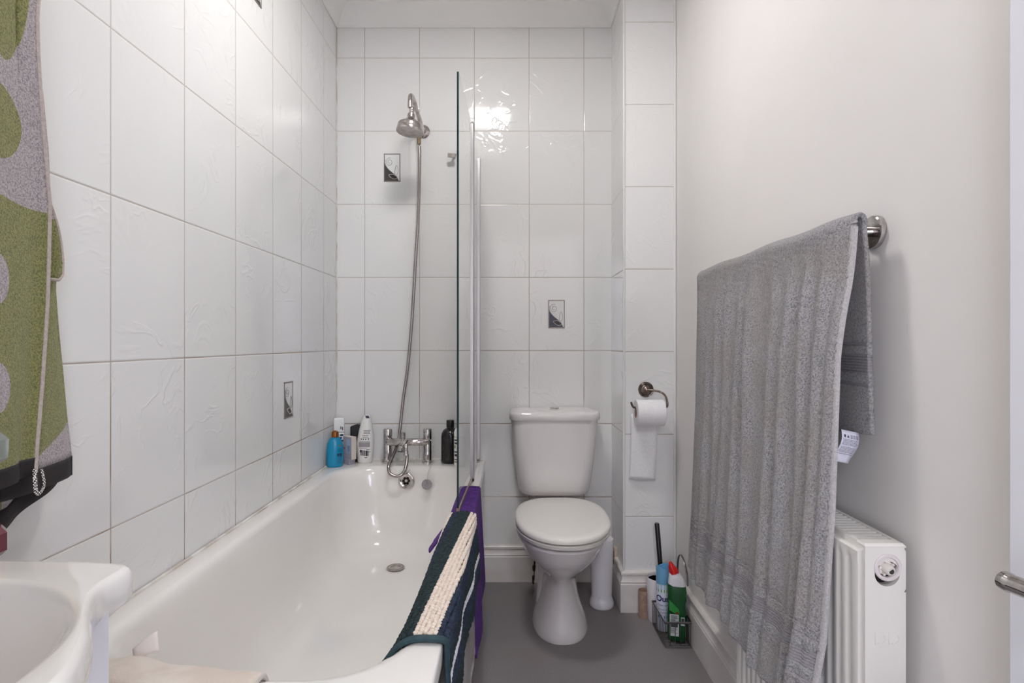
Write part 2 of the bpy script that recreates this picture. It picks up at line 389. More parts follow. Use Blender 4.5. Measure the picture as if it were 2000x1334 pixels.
insert_tile((XL, 1.987, .8816), (0, 1, 0), (1, 0, 0), 'small framed leaf-pattern insert tile on the left wall near the blue bottle', M_insd)
insert_tile((XL, 1.7347, 2.217), (0, 1, 0), (1, 0, 0), 'small dark leaf-pattern insert tile cut off at the top edge of the photo', M_insd)

# ---------------------------------------------------------------- bath
BX0, BX1, BY0, BY1, BZ = XL + .001, -.125, .83, YB - .001, .553
def bath():
    t = thing('bathtub', 'long white enamel bathtub along the left tiled wall', 'bathtub', ((BX0 + BX1) / 2, 1.68, 0))
    ox0, ox1, oy0, oy1 = -.734, -.181, .882, 2.382
    R = [(-.002, .003, -.002, .002, -.034, .02), (0, .003, 0, 0, -.006, .02), (0, 0, 0, 0, -.002, .02)]
    rings = []
    e = .002
    rings.append(rrect(BX0, BX1, BY0, BY1, .012, BZ - .036)); rings.append(rrect(BX0, BX1, BY0, BY1, .012, BZ - .007))
    rings.append(rrect(BX0 + .002, BX1 - .002, BY0 + .002, BY1 - .002, .012, BZ - .002)); rings.append(rrect(BX0 + .006, BX1 - .006, BY0 + .006, BY1 - .006, .012, BZ))
    # flat deck, then rolled edge, walls and floor of the tub: (side, far, near insets, z, radius)
    for (s, f, n, z, r) in ((-.020, -.020, -.012, BZ + .001, .16), (-.010, -.010, -.006, BZ - .0005, .165), (-.003, -.003, 0, BZ - .006, .17), (.003, .003, .005, BZ - .015, .17), (.007, .008, .010, BZ - .03, .17), (.011, .013, .02, BZ - .06, .17), (.016, .020, .045, BZ - .12, .17),
                            (.024, .030, .085, BZ - .19, .17), (.036, .045, .13, BZ - .25, .17), (.055, .066, .18, BZ - .295, .16), (.082, .095, .23, BZ - .322, .14), (.115, .13, .29, BZ - .335, .12), (.155, .18, .36, BZ - .341, .10), (.20, .25, .45, BZ - .343, .07), (.25, .4, .6, BZ - .3435, .02)):
        rings.append(rrect(ox0 + s, ox1 - s, oy0 + n, oy1 - f, r, z))
    b = B().loft(rings, cap=(False, True)); b.done('tub', M_enamel, t, sharp=60)
    b = B().box((BX1 - .024, BY0 + .01, .0), (BX1 - .012, YB - .019, BZ - .03)); b.done('side_panel', M_gloss, t, smooth=False)
    b = B().box((BX0, BY0 + .004, .0), (BX1 - .024, BY0 + .016, BZ - .03)); b.done('end_panel', M_gloss, t, smooth=False)
    # overflow
    c = Vector((-.4535, 2.3605, .497)); Mo = frame(c, (1, 0, 0), (0, -1, .12))
    b = B().lathe([(.034, -.004), (.034, .001), (.031, .004), (.026, .0045), (.022, .002), (.020, .0015)], seg=36, M=Mo)
    o = b.done('overflow_cover', M_chrome, t)
    b = B()
    for k in range(6):
        a = PI / 3 * k; b.lathe([(.0060, .0024), (.0001, .0024)], seg=12, M=Mo @ Matrix.Translation((.0115 * math.cos(a), .0115 * math.sin(a), 0)))
    b.done('overflow_hole', M_dark, o, smooth=False)
    # waste
    zf = .2150; c = Vector((-.4545, 2.15, zf)); b = B().lathe([(.035, -.002), (.0345, .001), (.030, .0022), (.024, .0015), (.020, -.0005), (.019, -.004), (.0001, -.004)], c=c, seg=40)
    o = b.done('waste_ring', M_agedchrome, t)
    b = B(); 
    for r, nh in ((.027, 40), (.0305, 44)):
        for k in range(nh):
            a = 2 * PI * k / nh; b.lathe([(.0011, .0026), (.0001, .0026)], c=c + Vector((r * math.cos(a), r * math.sin(a), 0)), seg=6)
    for k in range(7): b.box((c.x - .015, c.y - .0165 + .0045 * k, zf - .0035), (c.x + .015, c.y - .0150 + .0045 * k, zf - .0025))
    b.lathe([(.0185, -.0036), (.0001, -.0036)], c=c, seg=24)
    b.done('waste_grid', M_dark, o, smooth=False)
    # sealant bead
    b = B().tube([(XL + .0065, BY0, BZ + .001), (XL + .0065, YB - .0065, BZ + .001), (BX1 - .004, YB - .0065, BZ + .001)], .0045, 8); b.done('sealant', M_caulk, t)
    b = B()
    pts = [Vector((BX1 - .010, y, .003)) for y in np.linspace(BY0 + .02, YB - .02, 60)]
    for p in pts: p.x += random.uniform(-.002, .002)
    b.tube(pts, .005, 6); b.done('floor_sealant', M_caulk, t)
bath()

# ---------------------------------------------------------------- bath mixer tap, shower and plug
def taps():
    t = thing('bath_mixer_tap', 'chrome two-pillar bath mixer tap standing on the back rim of the bath', 'tap', (-.467, 2.465, BZ))
    for x, n in ((-.555, 'h'), (-.379, 'c')):
        b = B().lathe([(.024, 0), (.024, .006), (.021, .009), (.0185, .010), (.0185, .102), (.0178, .103), (.0178, .104)], c=(x, 2.465, BZ), seg=28); b.done('pillar', M_chrome, t)
        b = B().lathe([(.0188, .104), (.0190, .105), (.0190, .147), (.0180, .149), (.0001, .149)], c=(x, 2.465, BZ), seg=28); hb = b.done('handle', M_chrome, t)
        B().lathe([(.004, 0), (.004, .003), (.0001, .003)], seg=12, M=frame((x, 2.4465, BZ + .128), (1, 0, 0), (0, -1, 0))).done('indicator', M_trim, hb)
    b = B().tube([(-.557, 2.452, .648), (-.542, 2.440, .648), (-.392, 2.440, .648), (-.377, 2.452, .648)], [.0135, .0165, .0165, .0135], 24); b.done('mixer_bar', M_chrome, t, sharp=50)
    b = B().tube([(-.468, 2.436, .648), (-.468, 2.392, .648)], [.015, .013], 20).tube([(-.4745, 2.405, .655), (-.4745, 2.405, .672), (-.4745, 2.405, .673), (-.4745, 2.405, .695)], [.0075, .0075, .009, .009], 16)
    b.tube([(-.461, 2.40, .664), (-.478, 2.375, .640)], [.010, .013], 18)
    d_ = b.done('diverter', M_chrome, t, sharp=50)
    b = B().tube([(-.476, 2.392, .645), (-.482, 2.378, .626), (-.483, 2.374, .618)], [.014, .0145, .0135], 20, cap=True).lathe([(.0105, 0), (.0001, 0)], seg=18, M=frame((-.483, 2.3735, .6172), (1, 0, 0), (-.05, -.4, -1)))
    b.done('spout', M_chrome, t, sharp=50)
    b = B().tube([(-.4585, 2.385, .650), (-.4585, 2.380, .622), (-.4585, 2.380, .621), (-.4585, 2.379, .600)], [.008, .008, .0098, .0098], 16); b.done('hose_connector', M_chrome, t, sharp=50)
taps()
def ribbed(path, r, pitch=.0032):
    P = resample(path, pitch / 2); return P, [r * (1.0 if i % 2 else .86) for i in range(len(P))]
def shower():
    t = thing('shower', 'chrome wall-mounted shower head with a long metal hose hanging down to the bath tap', 'shower', (-.408, YB, 2.047))
    Mf = frame((-.408, YB, 2.047), (1, 0, 0), (0, -1, 0))
    b = B().lathe([(.030, 0), (.030, .003), (.024, .008), (.015, .012), (.012, .03), (.0001, .03)], seg=30, M=Mf); b.done('wall_flange', M_agedchrome, t)
    arm = smooth_path([(-.408, 2.52, 2.047), (-.411, 2.45, 2.068), (-.416, 2.36, 2.098), (-.419, 2.315, 2.109), (-.421, 2.288, 2.103), (-.4215, 2.277, 2.080), (-.4215, 2.275, 2.050)], 6)
    B().tube(arm, .0100, 18).done('arm', M_agedchrome, t)
    Mh = Matrix.Translation((-.4215, 2.275, 1.951)) @ Euler((math.radians(-3), math.radians(4), 0)).to_matrix().to_4x4()
    b = B().lathe([(.0100, .102), (.0118, .100), (.0118, .086), (.0105, .084), (.0105, .076), (.0150, .074), (.0160, .066), (.0150, .058), (.0165, .055), (.024, .048), (.036, .038), (.047, .033), (.0515, .029), (.0530, .020), (.0525, .018), (.0545, .013), (.0565, .004), (.0568, .000), (.0555, -.003), (.0520, -.002)], seg=44, M=Mh)
    h = b.done('shower_head', M_agedchrome, t, sharp=55)
    b = B().lathe([(.0522, -.001), (.030, .0005), (.0001, .0012)], seg=44, M=Mh); p = b.done('face_plate', mat('face_plate', srgb(120, 112, 110), .35, .9), h)
    b = B()
    for r, nn in ((.045, 34), (.038, 28), (.031, 22), (.024, 18), (.017, 12), (.010, 8), (.004, 3)):
        for k in range(nn):
            a = 2 * PI * k / nn + r * 40; b.lathe([(.0011, -.0016), (.0001, -.0016)], seg=6, M=Mh @ Matrix.Translation((r * math.cos(a), r * math.sin(a), 0)))
    b.done('spray_holes', M_dark, h, smooth=False, fix=False)
    b = B().tube([(-.4215, 2.492, 2.032), (-.4215, 2.492, 2.004), (-.4215, 2.492, 2.002), (-.4215, 2.492, 1.978)], [.0098, .0098, .0088, .0088], 16)
    b.tube([(-.408, 2.50, 2.047), (-.4215, 2.492, 2.030)], .009, 12); b.done('hose_nut', M_brass, t)
    path = smooth_path([at(819.5, 286, 2.492), at(819.5, 330, 2.490), at(817, 420, 2.490), at(811, 520, 2.495), at(805, 620, 2.50), at(797, 710, 2.50), at(787.5, 780, 2.495), at(781.5, 835, 2.485), at(778.5, 860, 2.472), at(773, 878, 2.43), at(765, 896, 2.375), at(759, 911, 2.338), at(761, 924, 2.325), at(772, 930, 2.322), at(783, 928, 2.326), at(790.5, 919, 2.338), at(794, 905, 2.358), at(795, 893, 2.374), at(795.0, 887, 2.379)], 10)
    P, R_ = ribbed(path, .0074); B().tube(P, R_, 12).done('hose', M_hose, t, sharp=0)
shower()
def plug():
    c = Vector((-.3625, 2.348, .487)); t = thing('bath_plug', 'grey round bath plug hanging on a ball chain inside the far end of the tub', 'plug', c)
    Mp = frame(c + Vector((0, -.008, 0)), (1, 0, 0), (0, -1, .12))
    B().lathe([(.016, -.006), (.0175, -.004), (.0215, -.003), (.0220, .001), (.0200, .003), (.007, .0035), (.006, .005), (.0001, .005)], seg=30, M=Mp).done('plug_disc', M_plug, t)
    b = B().tube(smooth_path([c + Vector((0, -.014, .004)), c + Vector((-.002, -.016, .012)), c + Vector((.002, -.012, .020))], 4), .0022, 8); b.done('plug_ring', M_chrome, t)
    ch = resample(smooth_path([c + Vector((.001, -.013, .018)), c + Vector((.006, -.010, .05)), (-.352, 2.435, .572), (-.350, 2.437, .62), (-.360, 2.42, .662), (-.378, 2.412, .655), (-.39, 2.425, .635), (-.412, 2.455, .60), (-.432, 2.44, .56), (-.444, 2.358, .535), (-.452, 2.352, .515)], 10), .003)
    b = B()
    for p in ch: b.lathe([(.0001, -.0012), (.0010, -.0006), (.0012, 0), (.0010, .0006), (.0001, .0012)], c=p, seg=6)
    b.tube(ch, .0004, 4); b.done('chain', M_agedchrome, t)
plug()
# small knob on the back wall
t = thing('robe_hook', 'small square grey metal robe knob on the tiles left of the glass screen', 'hook', at(885, 303, YB))
B().tube([at(890, 302, YB), at(884, 303, 2.50)], .005, 10).done('stem', M_agedchrome, t)
Mk = frame(at(881.5, 303.5, 2.488), (1, .25, 0), (.25, -1, 0)); mod_bevel(B().box((-.017, -.009, -.006), (.017, .009, .006), M=Mk).done('plate', M_agedchrome, t, smooth=False), .002)

# ---------------------------------------------------------------- glass bath screen
def screen():
    t = thing('bath_screen', 'frameless folding glass bath screen with a dark green edge standing on the bath rim', 'bath screen', (-.16, 2.12, BZ))
    zt = 1.920
    n0, n1, n2 = Vector((-.169, 1.706, 0)), Vector((-.1585, 2.118, 0)), Vector((-.159, 2.505, 0))
    def pane(a, b_, z0, z1, th=.006):
        d = (b_ - a).normalized(); nn = Vector((-d.y, d.x, 0)) * th / 2; V = []
        for p in (a, b_):
            for s in (-1, 1):
                for z in (z0, z1): V.append(p + nn * s + Vector((0, 0, z)))
        return V, [(0, 1, 3, 2), (4, 6, 7, 5), (0, 4, 5, 1), (2, 3, 7, 6), (0, 2, 6, 4), (1, 5, 7, 3)]
    V, Fs = pane(n0 + Vector((0, .0016, 0)), n1, .577, zt); g = B().add(V, Fs).done('glass_panel', M_glass, t, smooth=False)
    V, Fs = pane(n0 + Vector((-.0001, -.0004, 0)), n0 + Vector((0, .0012, 0)), .577, zt); B().add(V, Fs).done('glass_edge', M_edge, g, smooth=False)
    V, Fs = pane(n1 + Vector((0, .014, 0)), n2, .575, zt); B().add(V, Fs).done('glass_panel', M_glass, t, smooth=False)
    b = B().lathe([(.0001, .566), (.0105, .566), (.0105, zt + .002)], c=(-.1575, 2.126, 0), seg=24)
    b.box((-.1665, 2.105, .575), (-.1505, 2.118, zt - .002)); b.done('hinge_post', M_satin, t, sharp=50)
    b = B().lathe([(.0118, zt + .002 - .024), (.0118, zt + .004), (.0090, zt + .008), (.0001, zt + .008)], c=(-.1575, 2.126, 0), seg=24); b.done('post_cap', M_agedchrome, t, sharp=50)
    b = B().box((-.170, 2.505, .558), (-.148, 2.529, zt)); mod_bevel(b.done('wall_channel', M_satin, t, smooth=False), .002)
    V, Fs = pane(n0, n1, .563, .5755, .010); B().add(V, Fs).done('seal_strip', M_seal, t, smooth=False)
    b = B().lathe([(.0001, .556), (.010, .556), (.010, .570), (.0001, .570)], c=(-.1575, 2.126, 0), seg=16); b.done('pivot_foot', M_rubber, t)
screen()

# ---------------------------------------------------------------- mats over the bath rim
def rim_profile(off, zo, zi):
    """points (x, z) from the outside bottom over the bath rim to the inside bottom, off = gap to the enamel"""
    P = [(BX1 + off + .008, zo), (BX1 + off + .006, zo + .05), (BX1 + off + .001, BZ - .05), (BX1 + off, BZ - .012), (BX1 + off * .8, BZ + off * .5), (BX1 - .006, BZ + off), (-.150, BZ + off + .0015), (-.172, BZ + off + .001)]
    P += [(-.186 - off * .3, BZ + off * .8 - .003), (-.191 - off, BZ - .012), (-.194 - off, BZ - .04), (-.201 - off, BZ - .08), (-.206 - off, zi)]
    return [(p.x, p.z) for p in resample(smooth_path([(x, 0, z) for x, z in P], 10), .002)]
M_mg = noisy('chenille_green', srgb(30, 50, 52), srgb(18, 34, 38), 90, 0.9, 0.8, 500, 0.002)
M_mn = noisy('chenille_navy', srgb(40, 54, 76), srgb(24, 34, 54), 90, 0.9, 0.8, 500, 0.002)
M_mc = noisy('chenille_cream', srgb(236, 222, 208), srgb(222, 206, 192), 90, 0.9, 0.8, 500, 0.002, Sheen_Weight=.3)
M_mw = noisy('chenille_white', srgb(232, 230, 234), srgb(220, 218, 226), 90, 0.9, 0.8, 500, 0.002)
M_bind = noisy('mat_binding', srgb(38, 66, 74), srgb(30, 54, 62), 60, 0.7, 0.3, 400)
def chenille():
    t = thing('bath_mat', 'navy, green and cream striped chenille bath mat draped over the near bath rim', 'bath mat', (BX1, 1.35, BZ))
    pr = rim_profile(.006, .37, .44); P = [Vector((x, 0, z)) for x, z in pr]
    s = [0.0]
    for a, b_ in zip(P[:-1], P[1:]): s.append(s[-1] + (b_ - a).length)
    k0 = min(range(len(P)), key=lambda i: (P[i] - Vector((BX1 + .006, 0, BZ + .004))).length); s = [q - s[k0] for q in s]
    Y0, Y1 = .985, 1.715
    ys = np.linspace(Y0, Y1, 60)
    def flare(p, y): return -.034 * math.exp(-(y - .985) / .09) * max(0, min(1, (BZ + .004 - p.z) / .05)) if p.x < -.18 else 0
    def sag(y, z): return (.004 * math.sin(y * 9) + .003 * math.sin(y * 23)) * max(0, min(1, (BZ - z) / .1))
    b = B().grid([[Vector((p.x + flare(p, y) + (sag(y, p.z) if p.x > -.13 else 0), y, p.z)) for p in P[::3]] for y in ys]); o = b.done('backing', M_mg, t); mod_solid(o, .003, 0)
    # tufts: small oval loops in rows
    bm = bmesh.new(); bmesh.ops.create_icosphere(bm, subdivisions=2, radius=1); bm.verts.ensure_lookup_table()
    sv = np.array([v.co[:] for v in bm.verts]); sf = [[v.index for v in f.verts] for f in bm.faces]; bm.free()
    sf = np.array(sf); VV = []; FF = []; MM = []; k = 0
    ds, dy = .0088, .0105
    smin, smax = s[0] + .006, s[-1] - .004
    row = 0; q = smin
    sarr = np.array(s); cen = Vector((-.155, 0, .50)); q = smin - .002
    while q < smax + .05:
        y = Y0 + .010 + (dy * .5 if row % 2 else 0)
        while y < Y1 - .004:
            tt = (y - 1.0) / .7; sp = q; qq = q - .048 * tt
            if qq < smin or qq > smax: y += dy; continue
            i = int(np.argmin(np.abs(sarr - qq))); p = P[i]; tg = (P[min(i + 1, len(P) - 1)] - P[max(i - 1, 0)]).normalized(); nn = Vector((-tg.z, 0, tg.x))
            if nn.dot(p - cen) < 0: nn = -nn
            if sp < -.155: mi = 0 if sp > -.175 else 1
            elif sp < -.118: mi = 0
            elif sp < -.083: mi = 1
            elif sp < -.066: mi = 3
            elif sp < -.045: mi = 0
            elif sp < .020: mi = 1 if sp > -.035 else 0
            elif sp < .057: mi = 2
            elif sp < .092: mi = 0
            elif sp < .112: mi = 1
            elif sp < .138: mi = 2
            else: mi = 0
            big = 1.0 if mi in (2, 3) else 1.12
            a = random.uniform(-.25, .25) + (0 if mi in (2, 3) else .5)
            ly = Vector((tg.x * math.sin(a), math.cos(a), tg.z * math.sin(a))); lx = ly.cross(nn)
            Mx = np.array([list(lx * .0055 * big), list(ly * .0066 * big), list(nn * .0050 * random.uniform(.85, 1.15))])
            c = np.array([p.x + flare(p, y) + nn.x * .003 + (sag(y, p.z) if p.x > -.13 else 0), y + random.uniform(-.0007, .0007), p.z + nn.z * .003])
            VV.append(sv @ Mx + c); FF.append(sf + k); MM += [mi] * len(sf); k += len(sv); y += dy * random.uniform(.95, 1.05)
        q += ds; row += 1
    mesh('chenille_pile', np.vstack(VV).tolist(), np.vstack(FF).tolist(), [M_mg, M_mn, M_mc, M_mw], t, True, 0, MM)
    ln = [Vector((p.x + flare(p, Y0) + (sag(Y0, p.z) if p.x > -.13 else 0), Y0 - .003, p.z)) for p in P[::3]]
    cen = Vector((-.155, 0, .50))
    out = []
    for i, p in enumerate(ln):
        tg = (ln[min(i + 1, len(ln) - 1)] - ln[max(i - 1, 0)]).normalized(); nn = Vector((-tg.z, 0, tg.x))
        if nn.dot(Vector((p.x, 0, p.z)) - cen) < 0: nn = -nn
        out.append((p, nn))
    b = B().grid([[p + nn * h + Vector((0, yy, 0)) for p, nn in out] for (yy, h) in ((.008, .0045), (.004, .0062), (-.001, .0060), (-.004, .0035), (-.0045, 0), (-.003, -.002))])
    mod_solid(b.done('binding', M_bind, t), .0015)
chenille()
M_purple = noisy('purple_towelling', srgb(88, 44, 132), srgb(70, 34, 108), 60, 0.95, 0.7, 420, 0.002)
def purple():
    t = thing('bath_mat', 'purple bath mat hung over the bath rim behind the striped mat', 'bath mat', (BX1, 1.85, BZ))
    rows = []
    for y in np.linspace(1.63, 2.03, 40):
        u = (y - 1.63) / .40
        pr = rim_profile(.0035, .17 + .05 * u, .46); n = len(pr); out = []
        for i in np.linspace(0, n - 1, 70).astype(int):
            x, z = pr[i]; k = max(0, min(1, (BZ - z) / .30)) if x > -.14 else 0
            xx = x + k * (.012 + .006 * math.sin(y * 26)) * (1 - .5 * u); yy = y
            if x < -.19 and z < BZ - .02: xx = x + .0; 
            if x > -.14: yy = y + k * (-.02 + .045 * u)
            out.append(Vector((xx, yy, z)))
        rows.append(out)
    o = B().grid(rows).done('towelling', M_purple, t); mod_solid(o, .004, 1)
    e = [r[0] for r in rows]; B().tube(e, .0028, 8).done('hem', mat('purple_hem', srgb(60, 34, 92), .8), t)
    # loose inner corner turned away from the tub wall
    G = []
    for v in np.linspace(0, 1, 10):
        G.append([Vector((-.206 - .045 * v - .004 * math.sin(u * 5), 1.655 + .07 * u + .015 * v, .515 - .062 * v + .012 * u)) for u in np.linspace(0, 1, 8)])
    o = B().grid(G).done('turned_corner', M_purple, t); mod_solid(o, .004, 0)
purple()
# cream cloth over the near end rim of the bath
M_cream = noisy('cream_cloth', srgb(224, 214, 204), srgb(212, 198, 186), 16, 0.9, 0.5, 240, 0.002, Sheen_Weight=.3)
def cream():
    t = thing('cloth_mat', 'cream bath cushion lying over the near end rim of the bath with a white label', 'bath pillow', (-.56, .86, BZ))
    G = []; xs = np.linspace(-.745, -.392, 46)
    for x in xs:
        u = (x + .745) / .353
        fold = .004 * math.sin(x * 60) * (1 - u) + .006 * math.exp(-((x + .60) / .04) ** 2)
        edge = 1 - max(0, (u - .93) / .07) ** 2 * .8
        row = []
        for (y, z) in smooth_prof:
            yy = y + (.028 * (1 - u) - .006 * u) * max(0, min(1, (y - .80) / .08)); zz = z + (z > BZ) * ((fold + .012 * (1 - u)) * edge)
            row.append(Vector((x, yy, zz)))
        G.append(row)
    o = B().grid(G).done('matting', M_cream, t); mod_solid(o, .007, 1)
    b = B().tube([G[-1][i] + Vector((.001, 0, .002)) for i in range(len(G[-1]))], .0028, 8); b.done('piping', mat('cream_piping', srgb(190, 186, 178), .7), t)
    b = B().tube([G[i][-1] for i in range(0, 46)], .003, 8); b.done('piping', MATS['cream_piping'], t)
    p0 = Vector((-.620, .904, .583)); G = []
    for v in np.linspace(0, 1, 7):
        G.append([p0 + Vector((.033 * u + .006 * v, .012 * u - .005 * v, .018 * math.sin(u * 1.4) + (.004 - .020 * v) * (1 + .5 * u) + .004 * u)) for u in np.linspace(0, 1, 7)])
    o = B().grid(G).done('label', mat('white_label', srgb(236, 228, 222), .7), t); mod_solid(o, .0008, 0); tag(o, 'white label')
smooth_prof = [(p.y, p.z) for p in smooth_path([(0, .816, .47), (0, .817, .53), (0, .822, .560), (0, .835, .5665), (0, .855, .566), (0, .872, .563), (0, .882, .556), (0, .890, .542), (0, .899, .515)], 5)]
cream()

# ---------------------------------------------------------------- toilet
def ell(cx, hw, yf, yb, z, n=40, p=2.2, back=None):
    """egg-shaped ring: half width hw, front yf, back yb; back = squareness of the back half"""
    cy = yb - min((yb - yf) * .52, hw * 1.25); pts = []
    for k in range(n):
        a = 2 * PI * k / n; c, s_ = math.cos(a), math.sin(a)
        if s_ < 0: x = hw * math.copysign(abs(c) ** (2 / p), c); y = (cy - yf) * -abs(s_) ** (2 / p)
        else:
            q = back or p; x = hw * math.copysign(abs(c) ** (2 / q), c); y = (yb - cy) * abs(s_) ** (2 / q)
        pts.append(Vector((cx + x, cy + y, z)))
    return pts
def toilet():
    t = thing('toilet', 'white close-coupled toilet with its lid closed against the back wall', 'toilet', (.185, 2.15, 0))
    cx = .185
    rings = [ell(cx - .003, hw, yf, yb, z, back=bk) for (z, hw, yf, yb, bk) in ((.0, .106, 1.990, 2.30, 2.6), (.012, .107, 1.988, 2.30, 2.6), (.045, .096, 1.998, 2.29, 2.5), (.09, .080, 2.012, 2.27, 2.4), (.14, .068, 2.018, 2.25, 2.2), (.19, .063, 2.010, 2.25, 2.2), (.225, .066, 1.990, 2.26, 2.2))]
    rings += [ell(cx - .004, hw, yf, yb, z, back=bk) for (z, hw, yf, yb, bk) in ((.25, .080, 1.957, 2.29, 2.2), (.28, .110, 1.915, 2.33, 2.2), (.31, .137, 1.880, 2.35, 2.4), (.34, .156, 1.856, 2.36, 2.6), (.37, .166, 1.842, 2.36, 2.8), (.382, .170, 1.836, 2.36, 2.9), (.3895, .1655, 1.841, 2.36, 2.9))]
    b = B().loft(rings, cap=(True, True))
    # trapway body behind the pedestal
    tr = []
    for (z, hw, y0, y1) in ((0, .098, 2.13, 2.44), (.05, .094, 2.13, 2.44), (.14, .088, 2.14, 2.45), (.22, .086, 2.16, 2.46), (.29, .090, 2.18, 2.48), (.36, .10, 2.20, 2.50), (.393, .11, 2.20, 2.51)):
        tr.append(rrect(cx - hw, cx + hw * .6, y0, y1, .06, z))
    b.loft(tr); b.done('pan', M_ceramic, t, sharp=60)
    # cistern
    def cis(z, hw, y0, y1, r): return rrect(cx - .006 - hw, cx - .006 + hw, y0, y1, r, z, k=8, m=8)
    prof = [(.4315, .118, 2.385, 2.49, .04), (.434, .135, 2.365, 2.505, .05), (.442, .147, 2.355, 2.51, .055), (.46, .155, 2.348, 2.512, .06), (.53, .165, 2.342, 2.513, .06), (.62, .176, 2.338, 2.514, .055), (.70, .1835, 2.336, 2.515, .05), (.757, .187, 2.335, 2.515, .05)]
    rings = [cis(*p) for p in prof]
    for r in rings:             # bowed front
        for v in r:
            if v.y < 2.40: v.y -= .012 * (1 - min(1, abs(v.x - cx + .006) / .19) ** 2)
    B().loft(rings).done('cistern', M_ceramic, t, sharp=60)
    prof = [(.757, .186, 2.334, 2.517, .05), (.757, .192, 2.328, 2.520, .05), (.762, .1945, 2.3255, 2.521, .052), (.781, .1945, 2.3255, 2.521, .052), (.789, .191, 2.329, 2.519, .05), (.793, .184, 2.337, 2.514, .047), (.7955, .15, 2.36, 2.50, .04), (.7965, .10, 2.39, 2.47, .03)]
    rings = [cis(*p) for p in prof]
    for r in rings:
        for v in r:
            if v.y < 2.40: v.y -= .010 * (1 - min(1, abs(v.x - cx + .006) / .19) ** 2)
    l = B().loft(rings).done('cistern_lid', M_ceramic, t, sharp=60)
    b = B().lathe([(.020, .7965), (.020, .7990), (.0185, .8005), (.016, .8008), (.0155, .7998), (.0145, .8015), (.0001, .8025)], c=(cx - .002, 2.425, 0), seg=28); b.done('flush_button', M_chrome, l)
    # seat and lid
    def seat(z, g, yb=2.315): return ell(cx, .176 + g, 1.822 - g, yb + g * .3, z, n=56, p=2.15, back=2.7)
    B().loft([seat(.3985, -.012), seat(.4010, -.001), (seat(.412, .001)), seat(.4140, -.005)]).done('seat', M_seat, t, sharp=50)
    rings = [seat(.4190, -.009), seat(.4205, .001), seat(.428, .0015), seat(.435, -.002), seat(.4395, -.010), seat(.4405, -.03)]
    sm = [Vector((cx + (v.x - cx) * .6, 2.08 + (v.y - 2.08) * .6, .4412)) for v in seat(.439, -.03)]
    rings += [sm, [Vector((cx + (v.x - cx) * .2, 2.08 + (v.y - 2.08) * .2, .4415)) for v in seat(.439, -.03)]]
    B().loft(rings).done('seat_lid', M_seat, t, sharp=50)
    for sx in (-.075, .075): B().tube([(cx + sx - .02, 2.322, .416), (cx + sx + .02, 2.322, .416)], .009, 14).done('hinge', M_seat, t)
toilet()
# isolation valve on the supply pipe
t = thing('isolation_valve', 'small dark tarnished water valve low beside the toilet pedestal', 'valve', (.098, 2.44, .0))
B().tube([(.100, 2.46, 0.0), (.100, 2.46, .05), (.100, 2.46, .115)], [.0075, .0075, .0075], 12).tube([(.100, 2.46, .075), (.10, 2.46, .095)], .013, 8).tube([(.1, 2.46, .018), (.1, 2.46, .05)], .0145, 8).done('valve_body', mat('tarnished', srgb(52, 44, 38), .4, .8), t, sharp=30)
B().tube([(.10, 2.447, .035), (.10, 2.428, .035)], .008, 12).done('screw', M_nickel, t)
# flared white pot behind the toilet
t = thing('plastic_pot', 'white plastic cylinder with a flared foot between the toilet and boxed column', 'container', (.367, 2.292, 0))
B().lathe([(.0001, 0), (.0465, 0), (.0490, .003), (.0500, .010), (.0490, .022), (.0455, .032), (.0425, .040), (.0420, .05), (.0440, .12), (.0475, .22), (.0490, .272), (.0475, .277), (.0001, .277)], c=(.367, 2.292, 0), seg=40).done('pot_body', mat('white_pot', srgb(226, 224, 230), .16), t)
# ribbed plastic item on the column's side
t = thing('air_freshener', 'small cream ribbed plastic holder on the side of the boxed column', 'air freshener', (XC, 2.41, .16))
b = B().box((.437, 2.385, .115), (XC, 2.425, .20)); o = mod_bevel(b.done('holder', mat('cream_plastic', srgb(196, 182, 164), .4), t, smooth=False), .004)
b = B()
for k in range(6): b.box((.4355, 2.388, .122 + k * .011), (.438, 2.422, .127 + k * .011))
b.done('rib', mat('rib_dark', srgb(110, 92, 84), .5), t, smooth=False)

